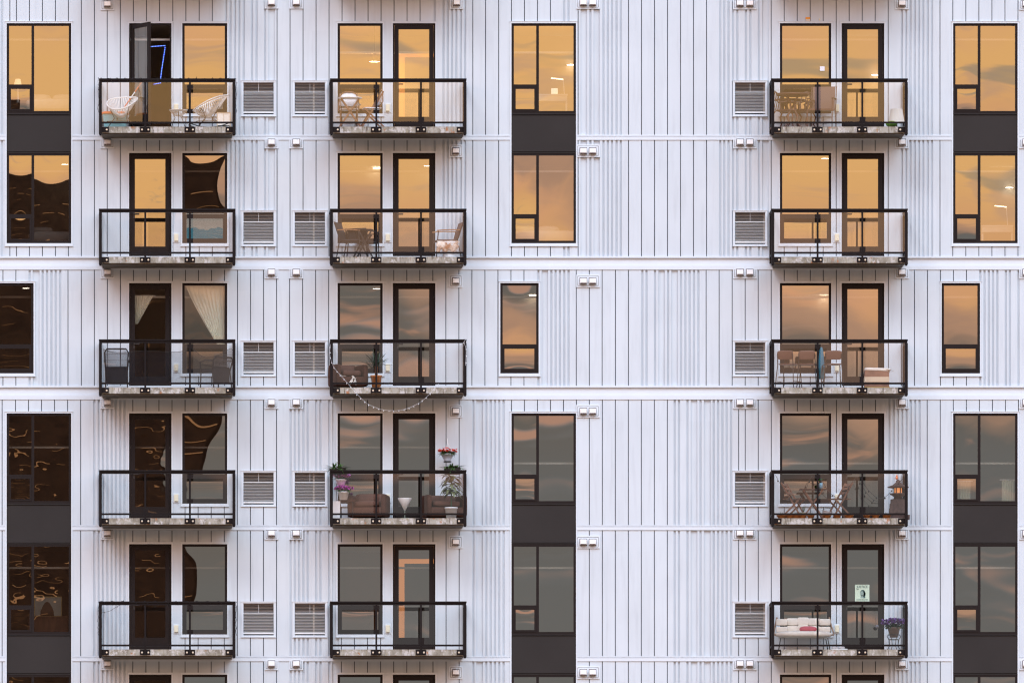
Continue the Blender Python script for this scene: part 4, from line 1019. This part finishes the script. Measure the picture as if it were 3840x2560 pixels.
t = thing('metal_bucket', 'tilted grey bucket between the folding table and right folding chair', 'bucket', at(3096, 4, 85)); b = MB(); b.lathe([(0,.01),(.085,.01),(.12,.20),(.11,.20),(.08,.03),(0,.03)], 20); o = b.build('body', mat('pewter', (.34,.28,.26), .5), t); o.rotation_euler = (0, R(12), 0)
b = MB(); b.tube([(-.11,0,.2),(-.06,0,.27),(.05,0,.28),(.11,0,.2)], .005, 5); o = b.build('handle', BLACK, t); o.rotation_euler = (0, R(12), 0)
t = thing('succulent_bowl', 'yellow green succulents in a bowl at the far left of the potted balcony', 'potted plant', at(2932, 4, 130)); pot(.07,.11,.09, TERRA, t)
b = MB()
for k in range(34): a = k*2.4; b.blade((.04*math.cos(a),.04*math.sin(a),.07), (math.cos(a),math.sin(a),rnd.uniform(.3,1.4)), .10, .035, .5)
b.build('leaves', mat('lime_leaf', (.30,.28,.04), .6), t)
SW = 'dark festoon cords on the fourth floor right balcony'
strand('festoon_cord', 'dark festoon cord sagging from the left corner of the potted balcony', 'string lights', pt(150, (2908,1780),(2925,1812),(2950,1850),(2975,1870),(3010,1860),(3035,1800),(3045,1785)), BLACK, .005, 6, .03, None, .016, SW)
strand('festoon_cord', 'dark festoon cord sagging across the middle of the potted balcony', 'string lights', pt(150, (3045,1785),(3080,1800),(3110,1845),(3150,1866),(3180,1830),(3205,1795),(3225,1785)), BLACK, .005, 6, .03, None, .016, SW)
strand('festoon_cord', 'dark festoon cord sagging towards the pagoda lantern', 'string lights', pt(150, (3225,1790),(3255,1835),(3290,1865),(3320,1862),(3355,1825),(3385,1795)), BLACK, .005, 6, .03, None, .016, SW)
strand('festoon_cord', 'second dark festoon cord crossing in front of the right door', 'string lights', pt(165, (3215,1790),(3235,1825),(3265,1865),(3292,1880)), BLACK, .004, 3, .03, None, .014, SW)

# fifth storey right: loveseat, cushion, flower stand, poster
t = thing('loveseat', 'ivory tufted loveseat with thin dark legs on the fifth floor right balcony', 'loveseat', at(3014, 5, 95))
b = MB(); b.cushion(-.66,.66,-.30,.26,.29,.45, 3, 18); b.build('seat', IVORY, t)
for k in range(5):
    x = -.62+.248*k
    for j, (za, zb, yo) in enumerate(((.43,.60,.22),(.59,.78,.27))):
        b = MB(); sh = -.02*abs(k-2); b.cushion(x-.008,x+.253,yo-.05-.06*(k in (0,4)),yo+.07-.06*(k in (0,4)),za,zb+sh, 7, 10); b.build('back_cushion', IVORY, t)
b = MB(); b.tube([(-.66,-.26,.34),(-.69,0,.40),(-.66,.24,.52),(-.60,.33,.78)], .02, 6); b.tube([(.66,-.26,.34),(.69,0,.40),(.66,.24,.52),(.60,.33,.78)], .02, 6); b.build('frame', mat('tan_shell', (.25,.15,.09), .6), t)
for x, y, dx in ((-.54,-.22,-.05),(.54,-.22,.05),(-.52,.22,-.05),(.52,.22,.05)): MB().tube([(x,y,.28),(x+dx,y*1.2,0)], .012, 6).build('leg', BLACK, t)
t = thing('throw_pillow', 'dark pink pillow lying on the ivory loveseat', 'pillow', tuple(Vector(at(3030, 5, 105))+Vector((0,0,.44))))
b = MB(); b.cushion(-.20,.20,-.13,.13,-.015,.12, 2.6, 14); b.build('pillow', PINK, t)
t = thing('flower_stand', 'curled black wire stand under the pot of violet flowers', 'plant stand', at(3352, 5, 110))
b = MB()
for k in range(4):
    a = R(20+90*k); c, s_ = math.cos(a), math.sin(a); b.tube([(.14*c,.14*s_,.36),(.17*c,.17*s_,.32),(.12*c,.12*s_,.25),(.10*c,.10*s_,.12),(.17*c,.17*s_,0)], .009, 5)
for z, q in ((.36,.14),(.12,.10),(.25,.12)): b.tube([(q*math.cos(a), q*math.sin(a), z) for a in [2*math.pi*i/18 for i in range(18)]], .007, 5, 0, True)
b.build('frame', BLACK, t)
t = thing('flower_pot', 'grey brown pot of violet flowers on a black wire stand', 'flower pot', tuple(Vector(at(3352, 5, 110))+Vector((0,0,.30))), 0)
b = MB(); b.lathe([(0,0),(.09,0),(.14,.20),(.16,.20),(.16,.23),(.14,.23),(.13,.20),(0,.20)], 24); b.build('pot', mat('taupe_pot', (.24,.19,.17), .8), t)
flowers(t, (0,-.01,.34), .29, .20, .15, 200, VIOLET, .030, GREEND, 110)
t = thing('ball', 'small dark ball of yarn hanging by the right door', 'ornament', tuple(W(3289, 2348, 60))); b = MB(); b.blob((0,0,0), .045, .045, .045, 12, 8); b.tube([(0,0,.04),(0,.2,.25)], .003, 4); b.build('body', mat('grey_yarn', (.16,.15,.16), .9), t)
for nm_, x in (('left',3135),('right',3160)):
    t = thing('shoe', nm_+' one of a pair of pale shoes on the fifth floor right balcony', 'shoe', at(x, 5, 130), R(10), 'pale shoes'); b = MB(); b.cushion(-.12,.12,-.045,.045,0,.035, 4, 10); b.build('sole', WHITEP, t); b = MB(); b.cushion(-.10,.05,-.04,.04,.03,.085, 3, 10); b.build('upper', mat('shoe_'+nm_, (.45,.42,.42), .8), t)
# poster taped to the door glass
t = thing('poster', 'pale green JUSTICE poster with a portrait of a woman taped to a door', 'poster', tuple(W(3233.2, 2222.7, -1.0)))
pw, ph = 54*S/2, 64*S/2
b = MB(); b.box(-pw,pw,0,.002,-ph,ph); b.build('paper', mat('mint_paper', (.55,.70,.56), .8), t)
INK = mat('ink', (.08,.14,.13), .8)
def text(s_, x, z, size, t, m=INK, sx=1):
    c = bpy.data.curves.new('lettering', 'FONT'); c.body = s_; c.size = size; c.align_x = 'CENTER'; c.extrude = .0006; c.offset = .0012; c.materials.append(m)
    tmp = bpy.data.objects.new('tmp', c); COL.objects.link(tmp); bpy.context.view_layer.update()
    me = bpy.data.meshes.new_from_object(tmp.evaluated_get(bpy.context.evaluated_depsgraph_get())); bpy.data.objects.remove(tmp); bpy.data.curves.remove(c)
    me.name = 'lettering'; o = bpy.data.objects.new('lettering', me); COL.objects.link(o); o.parent = t; o.location = (x, -.0015, z); o.rotation_euler = (R(90), 0, 0); o.scale = (sx, 1, 1)
text('JUSTICE', 0, ph-.075, .078, t, sx=.92); text('for', -.10, ph-.118, .045, t)
b = MB(); GREYF = mat('portrait_grey', (.28,.40,.36), .8)
def disc(b, cx, cz, rx, rz, y, mi=0, n=24):
    b.add([(cx+rx*math.cos(2*math.pi*i/n), y, cz+rz*math.sin(2*math.pi*i/n)) for i in range(n)], [tuple(range(n))], mi)
disc(b, .012,-.005,.062,.085,-.0006,0); b.add([(.03,-.0006,.06),(.078,-.0006,.0),(.072,-.0006,-.115),(.02,-.0006,-.12)], [(0,1,2,3)][::1], 0)
b.build('hair', INK, t); b = MB(); disc(b, -.006,-.012,.040,.058,-.0012); b.add([(-.03,-.0012,-.05),(.02,-.0012,-.05),(.035,-.0012,-.115),(-.045,-.0012,-.115)], [(0,1,2,3)]); b.build('face', GREYF, t)
b = MB()
for x in (-.022,.010): disc(b, x, .002, .008, .004, -.0018)
disc(b, -.006, -.038, .013, .0045, -.0018); b.build('features', INK, t)
b = MB()
for row in range(2):
    x = -.13
    while x < .12: ww = rnd.uniform(.01,.022); b.box(x, x+ww, -.0016, -.0002, -ph+.045-row*.026, -ph+.058-row*.026); x += ww+.006
b.build('small_print', INK, t)
t = thing('paper_note', 'small white paper note stuck on the top right balcony window', 'note', tuple(W(3083.5, 258, -1.0)))
b = MB(); b.box(-.054,.054,0,.002,-.052,.052); b.build('paper', mat('note_paper', (.78,.76,.80), .8), t)
t = thing('wall_sticker', 'small orange and cream tag fixed above the top right balcony window', 'sticker', tuple(W(3029.5, 72.5, 3)))
b = MB(); b.box(-.052,.052,0,.006,.0,.045); b.build('upper_half', mat('orange_tag', (.85,.33,.01), .5), t); b = MB(); b.box(-.052,.052,.001,.006,-.045,-.001); b.build('lower_half', mat('cream_tag', (.70,.60,.48), .6), t)
t = thing('wasp_trap', 'tiny cream blob stuck to the wall above the top right window', 'wall fixture', tuple(W(3073.5, 75, 3))); b = MB(); b.blob((0,0,0), .016, .014, .032, 10, 8); b.build('body', CREAM, t)

# garland and wires on the left rails
def garland(r, label, d=196, x0=372, x1=884, n=120, amp=.02, m=BLACK):
    o = W(x0, RAILY[r], 0); t = thing('garland', label, 'garland', (BX['l']*S, -d*S, Zp(RAILY[r])))
    b = MB(); pts = []
    for i in range(n+1):
        u = i/n; a = i*.9; pts.append((u*510*S, .05*math.cos(a), -.03+.045*math.sin(a)+rnd.uniform(-.008,.008)))
    b.tube(pts, .0055, 4); b.build('wire', m, t)
    b = MB()
    for i in range(0, n, 2):
        p = pts[i]; a = rnd.uniform(0, 6.28); b.blade(p, (math.cos(a), -.5, math.sin(a)), rnd.uniform(.02,.05), .014, .4, 0, 2)
    b.build('tufts', m, t)
    b = MB()
    for xx in (-.012, 510*S+.012):
        pz = 0; p = [(xx, -.02, 0)]
        while pz > -.75: pz -= .06; p.append((xx+rnd.uniform(-.02,.02), -.03+rnd.uniform(-.02,.01), pz))
        b.tube(p, .006, 4)
        for q in p[::2]: b.blade(q, (rnd.uniform(-1,1), -.4, rnd.uniform(-1,1)), .05, .018, .4, 0, 2)
    b.build('hanging_ends', m, t)
garland(1, 'tangled dark wire garland wound along the top left balcony rail')
garland(5, 'thin dark wire garland on the lowest left balcony rail', n=90)
strand('wire', 'thin wire sagging inside the left pane of the lowest left balcony', 'wire', pt(188, (381,2295),(410,2290),(430,2278),(452,2266)), BLACK, .004, 3, .015, None, .007)

# ------------------------------------------------------------------ things inside the rooms
def inside(px, y, d): return W(px, y, -d)
WARM = lambda k: ((1,.72,.42), k)
def bed(px, r, ytop, w_, label, d=190, pil=2, m=LINEN):
    p = inside(px, ytop, d); fz = floorz(r); t = thing('bed', label, 'bed', (p.x, p.y, fz), 0, 'beds behind the windows'); h = p.z-fz
    b = MB(); b.box(-w_/2,w_/2,-.45,.45,.0,h-.28); b.build('base', WOOD, t)
    b = MB(); b.cushion(-w_/2-.03,w_/2+.03,-.50,.50,h-.30,h, 5, 20); b.build('duvet', m, t)
    for k in range(pil):
        b = MB(); x = -w_/2+.3+k*.55; b.cushion(x-.26,x+.26,.0,.34,h-.04,h+.14, 2.6, 14); b.build('pillow', m, t)
    return t
bed(190, 1, 375, 1.1, 'white bed with pillows seen low in the top left window', pil=2)
bed(200, 2, 872, 1.1, 'grey bed seen dimly through the second floor left window', pil=1, m=mat('grey_linen', (.45,.43,.42), .9))
bed(2040, 2, 868, 1.5, 'white rumpled bed low in the second floor middle window', pil=2)
def desk(px, r, ytop, w_, label, d=150):
    p = inside(px, ytop, d); fz = floorz(r); t = thing('desk', label, 'desk', (p.x, p.y, fz), 0, 'desks behind the windows'); h = p.z-fz
    b = MB(); b.box(-w_/2,w_/2,-.28,.28,h-.03,h); b.build('desk_top', WHITEP, t); b = MB(); b.box(-w_/2+.01,w_/2-.01,-.27,.27,h-.16,h-.032); b.build('drawer', LINEN, t)
    for x in (-w_/2+.03,w_/2-.03):
        b = MB(); b.box(x-.02,x+.02,-.25,-.21,0,h-.162); b.build('leg', WHITEP, t)
    return (t, h, p)
GLOW = mat('lit_lamp', (.9,.8,.6), .5, emit=((1,.82,.5), 5))
def desklamp(base, h, arm, label, post=WHITEP):
    t = thing('desk_lamp', label, 'desk lamp', base, 0, 'white desk lamps behind the windows')
    b = MB(); b.lathe([(0,0),(.07,0),(.07,.015),(0,.015)], 16); b.tube([(0,0,.01),(-.03,0,h)], .012, 6); b.build('stand', post, t)
    b = MB(); b.bar((-.03,0,h),(arm,0,h+.03),.05,.02); b.build('lamp_head', GLOW, t)
(tt, h, p) = desk(2066, 1, 357, .76, 'white desk under the lamp in the top middle window')
desklamp((inside(2117, 300, 150).x, p.y, p.z), .36, -.31, 'lit white desk lamp in the top middle window')
t = thing('white_box', 'small white square box on the desk in the top middle window', 'box', (inside(2079, 300, 160).x, p.y-.05, p.z)); b = MB(); b.cushion(-.077,.077,-.05,.05,0,.15, 12, 8); b.build('body', mat('glow_white', (.85,.8,.72), .6, emit=((1,.9,.75), .8)), t)  # box emits a little light itself so it reads as lamplit
(tt, h, p) = desk(3737, 2, 848, .74, 'pale desk low in the second floor right window')
desklamp((inside(3779, 300, 150).x, p.y, p.z), .44, -.30, 'slim white desk lamp in the second floor right window')
t = thing('table_lamp', 'small shaded lamp glowing in the top left window', 'lamp', tuple(inside(67, 330, 100))); b = MB(); b.lathe([(.10,0),(.06,.20)], 20); b.build('lamp_shade', mat('glow_shade', (.9,.75,.55), .7, emit=((1,.75,.5), .8)), t)
b = MB(); b.lathe([(0,-.35),(.05,-.35),(.03,-.30),(.015,-.05),(.015,.02)], 14); b.build('base', WHITEP, t)
def curtain(px0, px1, y0, y1, label, d=45, pull=None, m=CURT, cat='curtain', folds=9):
    a, c = inside(px0, y0, d), inside(px1, y1, d); o = inside(px0, y0, d); w_ = c.x-a.x; h = a.z-c.z
    t = thing('curtain', label, cat, tuple(o), 0, 'curtains behind the windows'); b = MB(); nx, nz = 60, 14; vs = []
    for j in range(nz+1):
        v = j/nz
        l, r_ = (0, 1) if pull is None else pull(v)
        for i in range(nx+1):
            u = i/nx; x = (l+(r_-l)*u)*w_; vs.append((x, .03*math.sin(u*folds*6.28+v)*(.6+.4*v), -h*v))
    b.add(vs, [(j*(nx+1)+i, (j+1)*(nx+1)+i, (j+1)*(nx+1)+i+1, j*(nx+1)+i+1) for j in range(nz) for i in range(nx)], 0, True); b.build('cloth', m, t)
    b = MB(); b.tube([(-.05,0,.01),(w_+.05,0,.01)], .012, 6); b.build('rod', WHITEP, t)
CURL = mat('curtain_lit', (.92,.93,.82), .9, trans=0)  # paler copy of the curtain colour, brightened so the cloth reads as lit
curtain(690, 842, 1073, 1300, 'pale sheer curtain swept to the right in the third floor left window', 30, lambda v: (.05+.80*v**1.15, 1.0), CURL)
curtain(506, 575, 1110, 1215, 'pale sheer curtain tied to the left in the third floor left door', 30, lambda v: (0, 1-.85*v), CURL, folds=6)
curtain(3757, 3803, 1800, 1886, 'pale curtains low at the right of the fourth floor right window', 40, None, CURT, folds=5)
curtain(3594, 3640, 1805, 1872, 'pale curtain in the small sash of the fourth floor right window', 40, None, CURT, folds=4)
curtain(1840+200, 1840+201, 3000, 3001, 'x', 40) if False else None
# framed picture and sofa low left
t = thing('framed_picture', 'dim framed portrait picture with pale upper part in the lower left window', 'picture', tuple(inside(180, 2310, 60)))
b = MB(); b.box(-.32,.32,0,.02,0,.46); b.build('frame', mat('gold_frame', (.55,.42,.18), .5), t)
b = MB(); b.box(-.30,.30,-.004,-.0005,.02,.44); b.build('canvas', mat('grey_canvas', (.50,.50,.44), .8), t)
b = MB(); b.lathe([(0,.02),(.16,.02),(.15,.12),(.10,.24),(.05,.32),(0,.34)], 20, (-.02,-.006), 0, 1, .04); b.build('portrait', mat('sepia', (.14,.08,.05), .9), t)
t = thing('cabinet', 'low dark cabinet under the framed picture in the lower left window', 'cabinet', (inside(180, 2310, 60).x, inside(180,2310,60).y, floorz(5))); hh = inside(180,2310,60).z-floorz(5)
b = MB(); b.box(-.45,.45,-.05,.35,.0,hh-.03); b.build('body', WOOD, t); b = MB(); b.box(-.47,.47,-.07,.37,hh-.03,hh); b.build('cabinet_top', WOOD, t)
# pendant lamp and ceiling lights
p = inside(1404, 232, 160); t = thing('pendant_lamp', 'lit cone pendant lamp in the top middle balcony window', 'pendant lamp', tuple(p))
b = MB(); b.lathe([(.125,0),(.12,.02),(.03,.20),(.01,.23),(0,.235)], 24); b.build('lamp_shade', mat('cone_shade', (.45,.30,.14), .5), t)
b = MB(); b.lathe([(0,.0),(.118,.0),(.118,.012),(0,.012)], 24); b.build('bulb', mat('pendant_glow', (1,.9,.7), .5, emit=((1,.86,.6), 9)), t)
zc = Zp(WT[1]-30)-p.z; b = MB(); b.tube([(0,0,.23),(0,0,zc)], .005, 5); b.build('cord', BLACK, t)
def lamp(loc, e, col=(1,.62,.28), rad=.1, name='room_lamp_light'):
    l = bpy.data.lights.new(name, 'POINT'); l.energy = e; l.color = col; l.shadow_soft_size = rad; o = bpy.data.objects.new(name, l); COL.objects.link(o); o.location = loc; return o
lo = lamp((0,0,-.14), 55); lo.parent = t
p2 = inside(2090, 290, 200); lo2 = lamp((p2.x, p2.y+.4, p2.z+.3), 26)
CEILG = mat('ceiling_light_glow', (1,1,1), .5, emit=((1,.95,.82), 7))
CL = [(243,617,2,'second floor left window'),(2140,245,1,'top middle window'),(1413,632,2,'second floor middle balcony window'),(1603,623,2,'second floor middle balcony door'),
      (97,1081,3,'third floor far left window'),(828,1083,3,'window with the swept curtain'),(1412,1083,3,'third floor middle balcony window'),(1998,1108,3,'third floor narrow middle window'),(3091,1115,3,'third floor right balcony window'),
      (3094,595,2,'second floor right balcony window'),(3785,705,2,'second floor far right window'),(3282,283,1,'top right balcony door')]
for x, y, r, wn in CL:
    yc = WT[r]-(30 if r == 1 else 18); dd = min(800, (y-yc)*D/(VY-y)-4); p = inside(x, y, dd); t = thing('ceiling_light', 'small round lit ceiling light seen through the '+wn, 'ceiling light', (p.x, p.y, p.z), 0, 'small lit ceiling lights behind windows')
    b = MB(); b.lathe([(0,0),(.085,0),(.09,.012),(0,.012)], 20); b.build('diffuser', CEILG, t); b = MB(); b.lathe([(.05,.012),(.05,.035),(0,.035)], 14); b.build('mount', WHITEP, t)
# warm wall made to glow by itself behind a darker partition, in place of lamplight
def glow_wall(px0, px1, y0, y1, r, label, k=.9, d=300):
    a, c = inside(px0, y0, d), inside(px1, y1, d); t = thing('glowing_opening', label, 'glowing wall', (a.x, a.y, c.z)); w_ = c.x-a.x; h = a.z-c.z
    b = MB(); b.box(0,w_,.06,.08,0,h); b.build('glowing_wall', mat('warm_glow_wall'+str(r), (.6,.35,.18), .9, emit=((1,.36,.10), k)), t)
    b = MB(); b.box(21*S,w_+.1,.0,.03,0,h-18*S); b.build('partition', mat('grey_partition'+str(r), (.25,.24,.23), .9), t)
glow_wall(1496, 1640, 2094, 2420, 5, 'warm orange glowing wall behind a partition seen through the lowest middle balcony door', .75)
glow_wall(1497, 1640, 198, 460, 1, 'warm orange glowing wall behind a partition seen through the top middle balcony door', .55)
# blue light strip in the open doorway
t = thing('light_strip', 'glowing blue light strip hanging inside the open top left door', 'light strip', tuple(inside(578, 174, 60)))
o = inside(578, 174, 60); pts = [inside(*q, 60)-o for q in ((560,176),(618,172),(619,180),(612,225),(606,265),(601,305),(602,312),(575,317))]
MB().tube(pts, .0045, 5).build('strip', mat('blue_glow', (.1,.2,1), .5, emit=((.03,.05,1), 1.2)), t)
b = MB()
for i in range(len(pts)-1):
    n = max(1, int((pts[i+1]-pts[i]).length/.035))
    for k in range(n): q = pts[i].lerp(pts[i+1], k/n); b.blob(q+Vector((0,-.008,0)), .010, .006, .008, 6, 4)
b.build('diodes', mat('blue_diode', (.5,.7,1), .5, emit=((.12,.28,1), 2.5)), t)

# net hung inside the third floor left balustrade
NET = bpy.data.materials.new('dark_net'); NET.use_nodes = True; _t = NET.node_tree; _t.nodes.clear()
_o = _t.nodes.new('ShaderNodeOutputMaterial'); _m = _t.nodes.new('ShaderNodeMixShader'); _m.inputs[0].default_value = .34
_a = _t.nodes.new('ShaderNodeBsdfTransparent'); _d = _t.nodes.new('ShaderNodeBsdfDiffuse'); _d.inputs[0].default_value = (.02,.022,.028,1)
_t.links.new(_a.outputs[0], _m.inputs[1]); _t.links.new(_d.outputs[0], _m.inputs[2]); _t.links.new(_m.outputs[0], _o.inputs[0])
t = thing('balcony_net', 'dark see-through net sagging behind the glass of the third floor left balcony', 'net', tuple(W(386, 1309, 186)))
o0 = W(386, 1309, 186); top = [(386,1311),(440,1324),(530,1318),(600,1320),(660,1322),(707,1314),(722,1311),(760,1338),(790,1340),(830,1328),(862,1310),(874,1318)]
b = MB(); vs = []
for i, (x, y) in enumerate(top):
    for j in range(5): p = W(x, y+(1440-y)*j/4, 186+2*math.sin(i*1.3+j))-o0; vs.append(tuple(p))
b.add(vs, [(i*5+j, i*5+j+1, i*5+j+6, i*5+j+5) for i in range(len(top)-1) for j in range(4)], 0, True); b.build('mesh', NET, t)
# lit screen added as a glow behind the small sash of the second floor left window
t = thing('glow_panel', 'lit screen pale above and wavy teal below, in the second floor left window', 'glow_panel', tuple(inside(768, 895, 30)))
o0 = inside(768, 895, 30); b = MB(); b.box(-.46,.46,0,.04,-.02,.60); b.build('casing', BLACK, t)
b = MB(); b.box(-.44,.44,-.004,-.001,.0,.58); b.build('panel', mat('panel_pale', (.3,.3,.3), .4, emit=((.62,.66,.66), .75)), t)
b = MB(); vs = []; n = 24
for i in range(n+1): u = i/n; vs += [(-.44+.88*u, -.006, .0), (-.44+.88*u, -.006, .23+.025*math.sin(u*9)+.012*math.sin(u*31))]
b.add(vs, [(2*i, 2*i+2, 2*i+3, 2*i+1) for i in range(n)]); b.build('picture', mat('panel_teal', (.05,.2,.3), .4, emit=((.05,.36,.52), .75)), t)
